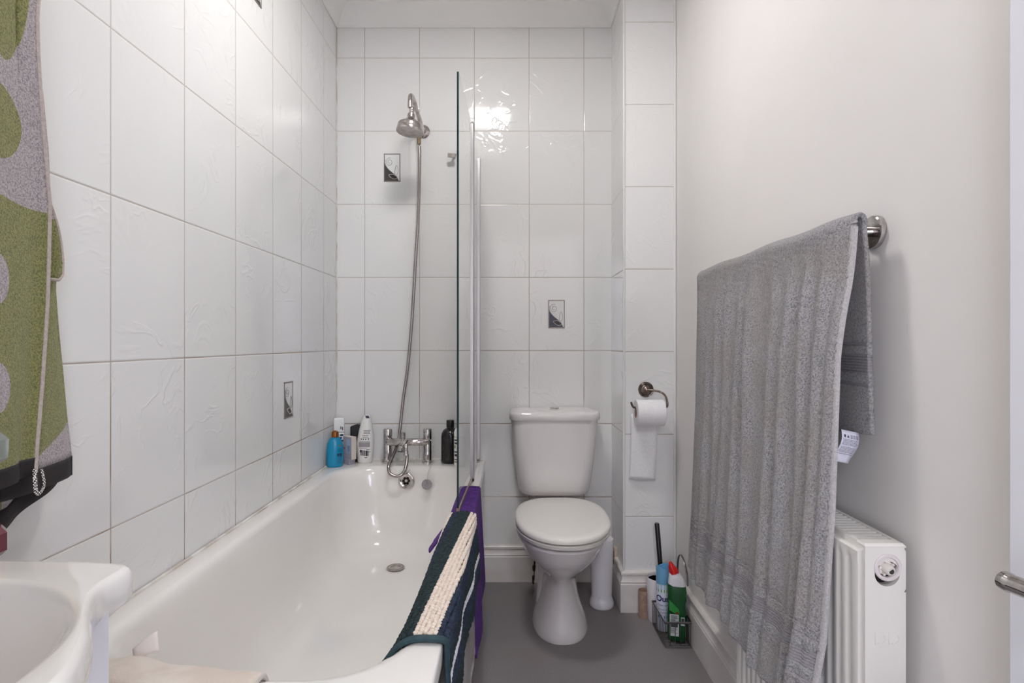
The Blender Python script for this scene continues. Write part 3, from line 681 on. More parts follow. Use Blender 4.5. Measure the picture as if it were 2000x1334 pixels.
# ---------------------------------------------------------------- toilet roll on its holder
def roll():
    c0 = Vector((.5385, YC, .896))
    t = thing('toilet_roll_holder', 'antique nickel toilet roll holder with round rose on the boxed column', 'toilet roll holder', c0)
    Mr = frame(c0, (1, 0, 0), (0, -1, 0))
    B().lathe([(.031, 0), (.031, .003), (.028, .006), (.0265, .0055), (.024, .008), (.0215, .008), (.019, .012), (.012, .014), (.008, .018), (.008, .026), (.0001, .029)], seg=40, M=Mr).done('rose', M_nickel, t, sharp=35)
    zc, yc = .8255, 2.165
    arm = smooth_path([c0 + Vector((0, -.024, 0)), c0 + Vector((.022, -.034, -.001)), (.585, 2.19, .890), (.599, 2.178, .876), (.6035, 2.168, .855), (.603, yc, .838), (.596, yc, zc + .008), (.575, yc, zc + .006), (.50, yc, zc + .006), (.478, yc, zc + .006), (.468, yc, zc + .012), (.462, yc, zc + .028)], 6)
    B().tube(arm, [.0042] * len(arm), 12).done('arm', M_nickel, t)
    t2 = thing('toilet_roll', 'white toilet paper roll with a long loose tail on the nickel holder', 'toilet roll', (.535, yc, zc))
    zc -= .014
    X0, X1, R0, r0 = .480, .588, .051, .020
    Mx = frame((0, yc, zc), (0, 1, 0), (1, 0, 0))
    prof = [(r0, X0), (R0 - .002, X0), (R0, X0 + .002), (R0, X1 - .002), (R0 - .002, X1), (r0, X1)]
    b = B().lathe(prof, seg=56, M=Mx); 
    me = b.F[:] ; b.F = [f for f in b.F if len(f) == 4]; b.M = [0] * len(b.F)
    b.done('paper', M_paper, t2)
    B().lathe([(r0, X0 + .0005), (r0, X1 - .0005)], seg=32, M=Mx).done('core', M_card, t2)
    o = bpy.context.scene.objects['core']; me = o.data; bm = bmesh.new(); bm.from_mesh(me)
    bmesh.ops.delete(bm, geom=[f for f in bm.faces if len(f.verts) > 4], context='FACES'); bm.to_mesh(me); bm.free(); mod_solid(o, .001, 0)
    G = []
    for v in np.linspace(0, 1, 16):
        z = zc - .010 - v * (zc - .010 - .535); y = yc + R0 + .0015 - .012 * v * (1 - v) * 2 + .010 * v
        G.append([Vector((.4725 + .104 * u + .002 * math.sin(v * 4) - .003 * v, min(y, YC - .004) - .002 * math.sin(u * 4 + v * 5), z - .003 * u)) for u in np.linspace(0, 1, 8)])
    o = B().grid(G).done('paper_tail', M_paper, t2); mod_solid(o, .0008, 0)
roll()

# ---------------------------------------------------------------- corner by the column: brush, tube, caddy
t = thing('toilet_brush', 'white toilet brush pot with a long black handle in the floor corner', 'toilet brush', (.573, 2.178, 0))
b = B().lathe([(.0001, 0), (.042, 0), (.044, .004), (.0465, .165), (.045, .168), (.0435, .165), (.041, .02), (.0001, .015)], c=(.573, 2.176, 0), seg=36); b.done('pot', mat('white_brush_pot', srgb(222, 218, 222), .2), t)
B().lathe([(.0425, .155), (.0001, .155)], c=(.573, 2.176, 0), seg=36).done('pot_mouth', M_dark, t, smooth=False)
B().tube([at(1293.5, 1150, 2.176), at(1283.0, 1023, 2.190), at(1283.0, 1021.6, 2.190)], [.0095, .0095, .0075], 16).done('handle', M_black, t)
t = thing('cardboard_tube', 'empty brown cardboard toilet roll tube standing on the floor', 'cardboard tube', (.518, 2.196, 0))
o = B().lathe([(.0195, 0), (.0195, .106)], c=(.518, 2.196, 0), seg=32).done('tube', M_card, t); bm = bmesh.new(); bm.from_mesh(o.data)
bmesh.ops.delete(bm, geom=[f for f in bm.faces if len(f.verts) > 4], context='FACES'); bm.to_mesh(o.data); bm.free(); mod_solid(o, .0012, 0)

def caddy():
    x0, x1, y0, y1 = .541, .631, 1.968, 2.128
    t = thing('wire_caddy', 'grey wire corner caddy holding cleaning bottles on the floor', 'caddy', ((x0 + x1) / 2, 2.05, 0))
    base = [(x0, y0), (x1, y0), (x1, y1), (x0 - .004, y1)]
    def loop(z, g=0): return [Vector((x, y, z)) for x, y in ((x0 - g, y0 - g), (x1 + g, y0 - g), (x1 + g, y1 + g), (x0 - .004 - g, y1 + g), (x0 - g, y0 - g))]
    b = B(); top = loop(.092, .002)
    for a, c in zip(top[:-1], top[1:]): b.tube([a, c], 0, 8, flat=(.0042, .0018, (0, 0, 1)))
    b.done('rim', M_wire, t)
    b = B(); bot = loop(.008)
    for a, c in zip(bot[:-1], bot[1:]): b.tube([a, c], .0018, 8)
    for y in np.linspace(y0, y1, 17): b.tube([(x0, y, .006), (x1, y, .006)], .0012, 6)
    b.done('base', M_wire, t)
    b = B()
    for a, c, n in ((bot[0], bot[1], 5), (bot[1], bot[2], 9), (bot[2], bot[3], 5), (bot[3], bot[4], 9)):
        for k in range(n):
            p = a.lerp(c, k / n); q = Vector((p.x, p.y, .092)); b.tube([(p.x, p.y, .004 if p.y == y0 else .008), q], .0013, 6)
    b.done('uprights', M_wire, t)
    b = B(); arc = smooth_path([(.632, 2.126, .09), (.632, 2.126, .20), (.630, 2.110, .262), (.6290, 2.075, .292), (.6295, 2.035, .280), (.631, 2.010, .245), (.632, 2.004, .205)], 8)
    b.tube(arc, 0, 8, flat=(.0035, .0013, (1, 0, 0))); b.done('handle', M_wire, t)
caddy()
M_can = mat('can_white', srgb(214, 220, 234), .25); M_canb = mat('can_blue_cap', srgb(112, 168, 206), .3)
M_cann = mat('can_ink', srgb(20, 30, 96), .4)
def can():
    c = Vector((.567, 2.090, .008)); t = thing('air_freshener_can', 'white aerosol can with a light blue cap standing in the wire caddy', 'spray can', c)
    B().lathe([(.0001, 0), (.0245, 0), (.026, .003), (.026, .172), (.0255, .176), (.024, .178)], c=c, seg=36).done('can_body', M_can, t)
    o = B().lathe([(.0262, .176), (.0266, .178), (.0266, .215), (.0262, .232)], c=c, seg=40).done('cap', M_canb, t)
    bm = bmesh.new(); bm.from_mesh(o.data); bmesh.ops.delete(bm, geom=[f for f in bm.faces if len(f.verts) > 4], context='FACES')
    for v in bm.verts:
        if v.co.z > c.z + .225: a = math.atan2(v.co.y - c.y, v.co.x - c.x); v.co.z += .006 * math.sin(2 * a + .6) + .004
    bm.to_mesh(o.data); bm.free(); mod_solid(o, .002, -1)
    B().lathe([(.0250, .216), (.012, .222), (.0001, .223)], c=c, seg=30).done('nozzle_plate', M_canb, t)
    # printed bands
    def band(n, z0, z1, a0, a1, m, rr=.02625):
        G = [[c + Vector((rr * math.cos(a), rr * math.sin(a), z)) for a in np.linspace(a0, a1, 16)] for z in np.linspace(z0, z1, 4)]
        return B().grid(G).done(n, m, t, fix=False)
    band('label_band', .146, .156, 0, 2 * PI, mat('can_green', srgb(86, 150, 60), .35)); band('label_band', .156, .176, 0, 2 * PI, mat('can_sky', srgb(150, 190, 216), .3)); band('label_band', .050, .060, 0, 2 * PI, mat('can_teal', srgb(70, 130, 170), .3))
    # brand lettering, curved round the can
    for (s, sz, z, m, nm) in (('Oust', .030, .122, M_cann, 'lettering'), ('Clean Scent', .0095, .099, M_cann, 'small_print'), ('Eliminates odours', .0058, .083, M_cann, 'small_print'), ('air sanitiser', .0058, .072, M_cann, 'small_print')):
        o = text(nm, s, sz, m, t, Matrix.Identity(4), .0, bold=.0008 if sz > .02 else 0.0)
        bm = bmesh.new(); bm.from_mesh(o.data); bmesh.ops.subdivide_edges(bm, edges=bm.edges, cuts=2)
        for v in bm.verts:
            a = -PI / 2 - .20 + v.co.x / .0265; v.co = c + Vector((.0268 * math.cos(a), .0268 * math.sin(a), z + v.co.y))
        bm.to_mesh(o.data); bm.free()
can()
def cleaner():
    c = Vector((.598, 2.020, .008)); t = thing('cleaner_bottle', 'green toilet cleaner bottle with a red nozzle cap standing in the wire caddy', 'cleaner bottle', c)
    mg = mat('green_bottle', srgb(22, 92, 44), .12, Transmission_Weight=.25); NT(mg)
    secs = [(0, .031, .020, 0), (.006, .034, .023, 0), (.06, .0345, .024, 0), (.10, .033, .023, 0), (.125, .030, .021, -.001), (.145, .0335, .023, 0), (.175, .034, .023, .0), (.195, .032, .022, -.002), (.206, .024, .019, -.004)]
    rings = []
    for z, a, b_, dx in secs:
        ring = rrect(-a, a, -b_, b_, b_ * .75, z, k=6, m=3); R_ = Euler((0, 0, math.radians(-14))).to_matrix()
        rings.append([c + R_ @ (v + Vector((dx, 0, 0))) for v in ring])
    B().loft(rings).done('bottle_body', mg, t, sharp=50)
    R_ = Euler((0, 0, math.radians(-14))).to_matrix()
    rings = [[c + R_ @ (v + Vector((dx, 0, 0))) for v in rrect(-a, a, -b_, b_, b_ * .8, z, k=6, m=3)] for z, a, b_, dx in ((.197, .031, .0215, .0), (.206, .030, .021, -.001), (.222, .0265, .019, -.003), (.236, .020, .017, -.008), (.242, .016, .015, -.010))]
    B().loft(rings).done('shoulder_collar', mat('white_collar', srgb(226, 226, 230), .25), t, sharp=50)
    b = B().tube([c + Vector((-.010, 0, .240)), c + Vector((-.014, 0, .252)), c + Vector((-.020, 0, .264)), c + Vector((-.023, 0, .274)), c + Vector((-.0245, 0, .279))], [.0170, .0155, .0105, .0072, .0055], 18)
    for k in range(9):
        a = 2 * PI * k / 9; b.tube([c + Vector((-.010 + .0165 * math.cos(a), .0165 * math.sin(a), .241)), c + Vector((-.019 + .0115 * math.cos(a), .0115 * math.sin(a), .262))], .0015, 6)
    b.done('nozzle_cap', mat('red_cap', srgb(206, 26, 22), .25), t)
    ax = R_ @ Vector((1, 0, 0)); nz = R_ @ Vector((0, -1, 0))
    def patch(nm, x0, x1, z0, z1, m, h=.0244):
        p = c + nz * h; Mx = frame(p, ax, nz); B().box((x0, z0, -.0004), (x1, z1, .0004), M=Mx).done(nm, m, t, smooth=False)
        return Mx
    mwl = mat('label_white', srgb(206, 210, 210), .4); mk = mat('label_ink', srgb(60, 66, 70), .5); mlg = mat('label_green', srgb(40, 140, 56), .3)
    Mx = patch('back_label', -.026, .006, .020, .098, mwl)
    B().add([Mx @ Vector(v) for v in ((-.028, .150, .0003), (-.028, .112, .0003), (-.002, .100, .0003), (.008, .108, .0003), (.006, .118, .0003))], [(0, 1, 2, 3, 4)]).done('label_swoosh', mlg, t, smooth=False, fix=False)
    B().box((-.006, .100, .0002), (.004, .108, .0008), M=Mx).done('label_mark', mat('label_brown', srgb(130, 70, 30), .4), t, smooth=False)
    b = B(); z = .094
    for k in range(6): b.box((-.022, z - .0022, .0004), (-.022 + random.uniform(.012, .024), z, .0007), M=Mx); z -= .0045
    b.box((-.022, .052, .0004), (.002, .066, .0007), M=Mx)
    z = .048
    for k in range(5): b.box((-.024, z - .0014, .0004), (-.024 + random.uniform(.012, .026), z, .0007), M=Mx); z -= .004
    b.done('label_print', mk, t, smooth=False)
    sx = R_ @ Vector((1, 0, 0)); Mp = frame(c + R_ @ Vector((.0345, 0, 0)), R_ @ Vector((0, 1, 0)), sx)
    Mp = frame(c + nz * .0244 , ax, nz)
    B().box((.013, .072, -.0002), (.026, .090, .0006), M=Mp).box((.013, .060, -.0002), (.026, .066, .0006), M=Mp).done('side_label', mwl, t, smooth=False)
    B().box((.0145, .075, .0005), (.0245, .087, .0009), M=Mp).done('side_print', mk, t, smooth=False)
cleaner()

# ---------------------------------------------------------------- toiletries on the bath deck
def blank_lines(t, nm, Mx, x0, x1, z0, z1, n, m, vert=False):
    b = B()
    for k in range(n):
        if vert:
            x = x0 + (x1 - x0) * (k + .5) / n; b.box((x - .0008, z0 + random.uniform(0, .2) * (z1 - z0), -.0002), (x + .0008, z1 - random.uniform(0, .2) * (z1 - z0), .0004), M=Mx)
        else:
            z = z0 + (z1 - z0) * (k + .5) / n; b.box((x0 + random.uniform(0, .2) * (x1 - x0), z - .0008, -.0002), (x1 - random.uniform(0, .2) * (x1 - x0), z + .0008, .0004), M=Mx)
    b.done(nm, m, t, smooth=False)
def blue_bottle():
    c = Vector((-.762, 2.378, BZ)); t = thing('shampoo_bottle', 'bright blue shampoo bottle with a bronze cap in the corner of the bath', 'bottle', c)
    R_ = Euler((0, 0, math.radians(22))).to_matrix().to_4x4(); prof = [(0, .70), (.003, .92), (.012, 1.0), (.05, 1.04), (.085, 1.0), (.105, .90), (.118, .72), (.126, .52), (.128, .45), (.129, .42)]
    b = B().lathe([(.0001, 0)] + [(.034 * k, z) for z, k in prof], c=c, seg=40, M=R_, sy=.62); b.done('bottle_body', mat('blue_plastic', srgb(8, 138, 182), .25), t)
    B().lathe([(.0150, .128), (.0152, .140), (.0135, .150), (.0080, .1545), (.0001, .1555)], c=c, seg=30, M=R_).done('cap', mat('bronze_cap', srgb(150, 92, 42), .25, .6), t)
    mk = mat('navy_ink', srgb(20, 56, 84), .4)
    def wrapx(nm, items):
        b = B()
        for (u0, u1, z0, z1) in items:
            G = []
            for z in (z0, z1):
                k = interp(z, [p[0] for p in prof], [p[1] for p in prof]); row = []
                for u in np.linspace(u0, u1, 4):
                    a = -PI / 2 + u; v = Vector((.0344 * k * math.cos(a), .0344 * .62 * k * math.sin(a) - .0002, z)); row.append(c + (R_.to_3x3() @ v))
                G.append(row)
            b.grid(G)
        b.done(nm, m_, t, fix=False)
    m_ = mk
    it = [(.15 + random.uniform(0, .1), .95 - random.uniform(0, .12), z, z + .0016) for z in (.018, .024, .030, .036, .042, .066, .072, .078)] + [(.2, .45, .048, .060), (.5, .85, .047, .061)]
    wrapx('label_print', it); m_ = mat('bronze_ink', srgb(120, 90, 60), .4); wrapx('label_emblem', [(.45, .75, .088, .096)])
blue_bottle()
def lotion_box():
    c = Vector((-.7705, 2.462, BZ)); t = thing('lotion_bottle', 'tall white bottle with navy print standing behind the blue bottle', 'bottle', c)
    R_ = Matrix.Translation(c) @ Euler((0, 0, math.radians(14))).to_matrix().to_4x4()
    mod_bevel(B().box((-.023, -.017, 0), (.023, .017, .135), M=R_).done('bottle_body', mat('lotion_white', srgb(226, 228, 230), .25), t, smooth=False), .006)
    mod_bevel(B().box((-.0225, -.0165, .136), (.0225, .0165, .198), M=R_).done('cap', mat('lotion_cap', srgb(236, 236, 236), .2), t, smooth=False), .005)
    Mx = R_ @ frame((0, -.0172, 0), (1, 0, 0), (0, -1, 0)); b = B()
    for (x0, x1, z0, z1) in ((.004, .018, .120, .128), (.006, .010, .150, .162), (.013, .017, .146, .160), (-.002, .012, .108, .116), (.000, .020, .096, .103)): b.box((x0, z0, 0), (x1, z1, .0005), M=Mx)
    b.done('label_print', mat('navy_print', srgb(26, 34, 66), .4), t, smooth=False)
lotion_box()
def grey_box():
    c = Vector((-.714, 2.430, BZ)); t = thing('soap_box', 'small grey and cream carton standing on a grey block beside the blue bottle', 'box', c)
    R_ = Matrix.Translation(c) @ Euler((0, 0, math.radians(-48))).to_matrix().to_4x4()
    R2 = Matrix.Translation(c) @ Euler((0, 0, math.radians(-38))).to_matrix().to_4x4()
    # carton: narrow cream side to the right, printed grey face to the left
    mod_bevel(B().box((-.030, -.012, .024), (.030, .012, .122), M=R2).done('carton', mat('carton_cream', srgb(214, 204, 196), .5), t, smooth=False), .001)
    Mx = R2 @ frame((0, -.0122, 0), (1, 0, 0), (0, -1, 0))
    B().box((-.030, .025, 0), (.028, .120, .0005), M=Mx).done('printed_face', mat('carton_grey', srgb(166, 166, 178), .4), t, smooth=False)
    B().box((-.006, .052, .0006), (.022, .110, .0009), M=Mx).done('blue_panel', mat('carton_blue', srgb(168, 186, 212), .4), t, smooth=False)
    blank_lines(t, 'label_print', Mx @ Matrix.Translation((0, 0, .001)), .0, .018, .056, .085, 3, mat('carton_ink', srgb(60, 80, 130), .4), True)
    B().box((-.026, .066, .0006), (-.018, .073, .001), M=Mx).done('red_mark', mat('carton_red', srgb(170, 40, 36), .4), t, smooth=False)
    mod_bevel(B().box((-.018, -.018, 0), (.020, .014, .024), M=R2).done('block', mat('grey_block', srgb(160, 156, 170), .5), t, smooth=False), .002)
grey_box()
c = Vector((-.694, 2.492, BZ)); t = thing('black_case', 'black plastic case leaning in the corner behind the white squeeze bottle', 'case', c)
R_ = Matrix.Translation(c) @ Euler((math.radians(-3), 0, math.radians(8))).to_matrix().to_4x4()
V = [(-.035, -.012, 0), (.035, -.012, 0), (.035, -.012, .150), (-.004, -.012, .166), (-.035, -.012, .156)]; V2 = [(x, .016, z) for x, y, z in V]
mod_bevel(B().loft([[R_ @ Vector(v) for v in V], [R_ @ Vector(v) for v in V2]]).done('case_body', M_blackp, t, smooth=False), .004)
def squeeze():
    c = Vector((-.652, 2.462, BZ)); t = thing('squeeze_bottle', 'white curved squeeze bottle with grey back label and navy cap tip', 'bottle', c)
    k = 2.462 / F; secs = [(904, 713, 12.0, 8), (902, 713, 14.2, 10), (893, 713, 15.0, 11), (880, 712.8, 16.6, 12), (865, 713, 17.2, 12.5), (850, 714.8, 15.2, 11.5), (839, 714.9, 13.2, 10.5), (829, 715.6, 11.0, 9.5), (819.5, 716.4, 9.2, 8.5), (813.5, 717.2, 6.8, 7), (810.8, 717.4, 4.2, 5), (810.2, 717.4, 1.5, 2)]
    rings = []
    for (y, x, hw, hd) in secs:
        p = at(x, y, 2.462); z = BZ + (904 - y) * k * 1.0; rings.append([Vector((p.x + hw * k * math.cos(a), 2.462 + hd * k * math.sin(a), z)) for a in np.linspace(0, 2 * PI, 36, endpoint=False)])
    B().loft(rings).done('bottle_body', mat('squeeze_white', srgb(232, 230, 228), .22), t, sharp=70)
    def surf(x, y, h=.0006):    # point on the front of the bottle
        ys = [s_[0] for s_ in secs][::-1]; cx = interp(y, ys, [s_[1] for s_ in secs][::-1]); hw = interp(y, ys, [s_[2] for s_ in secs][::-1]); hd = interp(y, ys, [s_[3] for s_ in secs][::-1])
        q = max(-.98, min(.98, (x - cx) / hw)); return Vector((at(cx, y, 2.462).x + q * hw * k, 2.462 - hd * k * math.sqrt(1 - q * q) - h, BZ + (904 - y) * k))
    def strip(b, x0, x1, y0, y1, n=5): b.grid([[surf(x, y) for x in np.linspace(x0, x1, n)] for y in np.linspace(y0, y1, 3)])
    b = B(); strip(b, 704, 725, 862, 872, 8); b.done('grey_band', mat('label_grey', srgb(150, 146, 150), .4), t, fix=False)
    b = B()
    for y in (840, 842.5, 845): strip(b, 713, 725, y, y + 1)
    for y in (849, 852): strip(b, 711, 722, y, y + 1)
    for x in (708, 712, 716.5, 721): strip(b, x, x + 2.2, 855, 857.6, 3)
    strip(b, 706, 725, 860, 860.8, 8); b.done('label_print', mat('label_dark_ink', srgb(52, 50, 62), .4), t, fix=False); b = B(); strip(b, 705, 720, 874, 874.7, 6)
    for i, x in enumerate(np.arange(707, 722, 2.0)): strip(b, x, x + 1.3, 877 + i * .3, 888 + i * .2, 2)
    strip(b, 706, 709, 877, 882, 3); strip(b, 717.5, 720.5, 879, 889, 3); strip(b, 715, 720, 891.5, 893, 3); strip(b, 718, 724, 876.5, 877.5, 3); strip(b, 720, 725, 881, 882, 3)
    b.done('barcode_print', mat('label_dark_ink', srgb(52, 50, 62), .4), t, fix=False)
    b = B(); b.grid([[surf(x + (y - 811) * .5, y, .0012) for x in np.linspace(714.5, 720.5, 5)] for y in np.linspace(811.6, 816.5, 4)]); b.done('cap_tip', mat('navy_tip', srgb(20, 26, 52), .3), t, fix=False)
squeeze()
def black_bottle():
    c = Vector((-.2775, 2.462, BZ)); t = thing('black_bottle', 'black bath foam bottle standing on the bath rim left of the glass screen', 'bottle', c)
    B().lathe([(.0001, 0), (.036, 0), (.0395, .004), (.0405, .010), (.0405, .115), (.0385, .130), (.032, .143), (.022, .151), (.0155, .153), (.0150, .158)], c=c, seg=40).done('bottle_body', mat('black_bottle', srgb(24, 22, 22), .18), t)
    B().lathe([(.0168, .157), (.0172, .158), (.0172, .186), (.0160, .189), (.0001, .189)], c=c, seg=32).done('cap', M_black, t)
    b = B(); 
    for k in range(9):
        z = .028 + k * .011; b.grid([[c + Vector((.0408 * math.cos(a), .0408 * math.sin(a), z + q)) for a in np.linspace(-1.05, -.72, 6)] for q in (0, .006)])
    b.done('label_print', mat('faint_label', srgb(60, 66, 78), .4), t, fix=False)
black_bottle()
def white_bottle():
    c = Vector((-.232, 2.388, BZ)); t = thing('label_bottle', 'slim white bottle with black print half hidden behind the glass screen edge', 'bottle', c)
    B().lathe([(.0001, 0), (.020, 0), (.0215, .003), (.0215, .125), (.021, .127)], c=c, seg=32).done('bottle_body', mat('slim_white', srgb(226, 226, 222), .25), t)
    B().lathe([(.0212, .130), (.0212, .148), (.017, .160), (.008, .1675), (.0001, .169)], c=c, seg=32).done('cap', mat('slim_cap', srgb(234, 234, 232), .2), t)
    b = B()
    for z, h, a0, a1 in ((.112, .006, -2.6, -1.6), (.098, .008, -2.5, -1.8), (.080, .014, -2.5, -2.2), (.062, .006, -2.6, -1.7), (.046, .010, -2.5, -1.9), (.03, .004, -2.6, -1.7), (.02, .004, -2.6, -1.7)):
        b.grid([[c + Vector((.0218 * math.cos(a), .0218 * math.sin(a), z + q)) for a in np.linspace(a0, a1, 6)] for q in (0, h)])
    b.done('label_print', M_rubber, t, fix=False)
white_bottle()

# ---------------------------------------------------------------- basin and its cabinet
def basin():
    t = thing('wash_basin', 'white ceramic wash basin at the lower left corner of the photo', 'basin', (-.60, .43, .62))
    zt, cy = .82, .43
    half = [(-.804, .262), (-.70, .262), (-.60, .258), (-.52, .253), (-.475, .248), (-.458, .240), (-.4535, .228), (-.4545, .205), (-.4535, .185), (-.448, .168), (-.438, .150), (-.424, .128), (-.411, .112), (-.392, .087), (-.379, .065), (-.368, .045), (-.359, .022), (-.3555, .0)]
    up = [Vector((x, cy + y, 0)) for x, y in half]; dn = [Vector((x, cy - y, 0)) for x, y in half[::-1][1:]]
    loop_ = resample(up + dn, .008)
    n = len(loop_); cen = Vector((-.60, cy, 0))
    # outline normal offset
    def off(L, d, z, k=0):
        out = []
        for i in range(len(L)):
            a, b_ = L[max(i - 1, 0)], L[min(i + 1, len(L) - 1)]; tg = (b_ - a).normalized(); nn = Vector((-tg.y, tg.x, 0))
            if nn.dot(L[i] - cen) > 0: nn = -nn
            p = L[i] + nn * d; p = p.lerp(Vector((-.66, cy, 0)), k); p.x = max(p.x, -.804); out.append(Vector((p.x, p.y, z)))
        return out
    bx, by, br = -.585, .43, .186
    def bowl(f, z, dx=0): 
        out = []
        for p in loop_:
            a = math.atan2(p.y - by, p.x - bx); out.append(Vector((bx + dx + br * f * math.cos(a), by + br * 1.02 * f * math.sin(a), z)))
        return out
    # resample bowl evenly by angle of the outline; wall side closes separately
    rows = [off(loop_, .02, .652, .97), off(loop_, .02, .656, .62), off(loop_, .02, .676, .44), off(loop_, .02, .700, .30), off(loop_, .012, .725, .22), off(loop_, .006, .752, .12), off(loop_, .008, .770, .03), off(loop_, .003, .780), off(loop_, .0, .788), off(loop_, 0, .806), off(loop_, .0015, .8135), off(loop_, .004, .8175), off(loop_, .008, zt)]
    G = rows
    b = B(); b.grid(G)
    rim = G[-1]; mid = [p.lerp(q, .5) for p, q in zip(rim, bowl(1.055, zt))]; mid2 = [p.lerp(q, .08) for p, q in zip(rim, bowl(1.055, zt))]; mid3 = bowl(1.055, zt)
    bw = [bowl(1.035, zt - .0008), bowl(1.015, zt - .004), bowl(.995, zt - .011), bowl(.96, zt - .03), bowl(.90, zt - .07), bowl(.78, zt - .11), bowl(.58, zt - .14), bowl(.3, zt - .152), bowl(.06, zt - .154)]
    b.grid([rim, mid2, mid, mid3] + bw)
    # deck strip along the wall side, closing the loop
    first = [r[0] for r in [rim, mid2, mid, mid3] + bw]; last = [r[-1] for r in [rim, mid2, mid, mid3] + bw]
    angs = [math.atan2(p.y - by, p.x - bx) for p in (loop_[0], loop_[-1])]
    a0, a1 = angs[0], angs[1] + 2 * PI; m = 26; Gs = []
    for i in range(len(first)):
        row = []
        for j in range(m + 1):
            u = j / m; a = a0 + (a1 - a0) * u
            if i == 0: row.append(first[0].lerp(last[0], u))
            else:
                f = [None, None, None, 1.055, 1.035, 1.015, .995, .96, .90, .78, .58, .3, .06][i]; zz = first[i].z
                if i in (1, 2): q = Vector((bx + br * 1.055 * math.cos(a), by + br * 1.02 * 1.055 * math.sin(a), zt)); row.append(first[0].lerp(last[0], u).lerp(q, .08 if i == 1 else .5))
                else: row.append(Vector((bx + br * f * math.cos(a), by + br * 1.02 * f * math.sin(a), zz)))
        Gs.append(row)
    b.grid(Gs); b.done('bowl', M_basin, t, sharp=0)
    b = B().lathe([(.022, .002), (.021, .004), (.015, .004), (.013, .001), (.0001, .001)], c=(bx, by, zt - .155), seg=28); b.done('waste', M_chrome, t)
    # tap behind the bowl by the wall
    b = B().tube([(-.765, cy, zt - .002), (-.765, cy, zt + .06)], [.022, .017], 20).tube(smooth_path([(-.765, cy, zt + .045), (-.72, cy, zt + .075), (-.66, cy, zt + .07), (-.65, cy, zt + .055)], 6), .011, 16)
    tp = thing('basin_tap', 'chrome basin mixer tap on the wall side of the wash basin', 'tap', (-.765, cy, zt)); b.done('tap_body', M_chrome, tp)
    B().tube([(-.765, cy, zt + .062), (-.79, cy, zt + .10)], [.017, .010], 16).done('lever', M_chrome, tp)
    t = thing('vanity_cabinet', 'plain white cabinet under the wash basin', 'cabinet', (-.63, .43, 0))
    B().box((-.803, .607, .08), (-.500, .625, .66)).box((-.500, .607, .08), (-.4555, .625, .785)).box((-.803, .235, .08), (-.4555, .253, .66)).box((-.803, .253, .08), (-.4555, .607, .098)).box((-.472, .253, .098), (-.4555, .590, .66)).box((-.472, .590, .098), (-.4555, .607, .785)).done('carcass', M_cab, t, smooth=False)
    B().box((-.80, .25, 0), (-.49, .61, .08)).done('plinth', M_cab, t, smooth=False)
basin()
def soap():
    c = Vector((-.6655, .688, .82)); t = thing('glass_bottle', 'maroon and amber bottle with a clear stopper at the left photo edge', 'bottle', c)
    def oct_(r, z): return [c + Vector((r * math.cos(a), r * math.sin(a), z)) for a in np.linspace(0, 2 * PI, 9)[:-1] + PI / 8]
    B().loft([oct_(.024, 0), oct_(.030, .006), oct_(.030, .028), oct_(.024, .036)]).done('bottle_base', mat('maroon_glass', srgb(108, 58, 66), .15), t, smooth=False)
    B().loft([oct_(.020, .036), oct_(.0215, .042), oct_(.0215, .105), oct_(.018, .113)]).done('bottle_body', mat('amber_glass', srgb(206, 178, 92), .15), t, smooth=False)
    B().loft([oct_(.019, .113), oct_(.031, .122), oct_(.032, .146), oct_(.020, .158)]).done('stopper', mat('stopper_glass', srgb(196, 204, 196), .05, Transmission_Weight=.6), t, smooth=False)
soap()

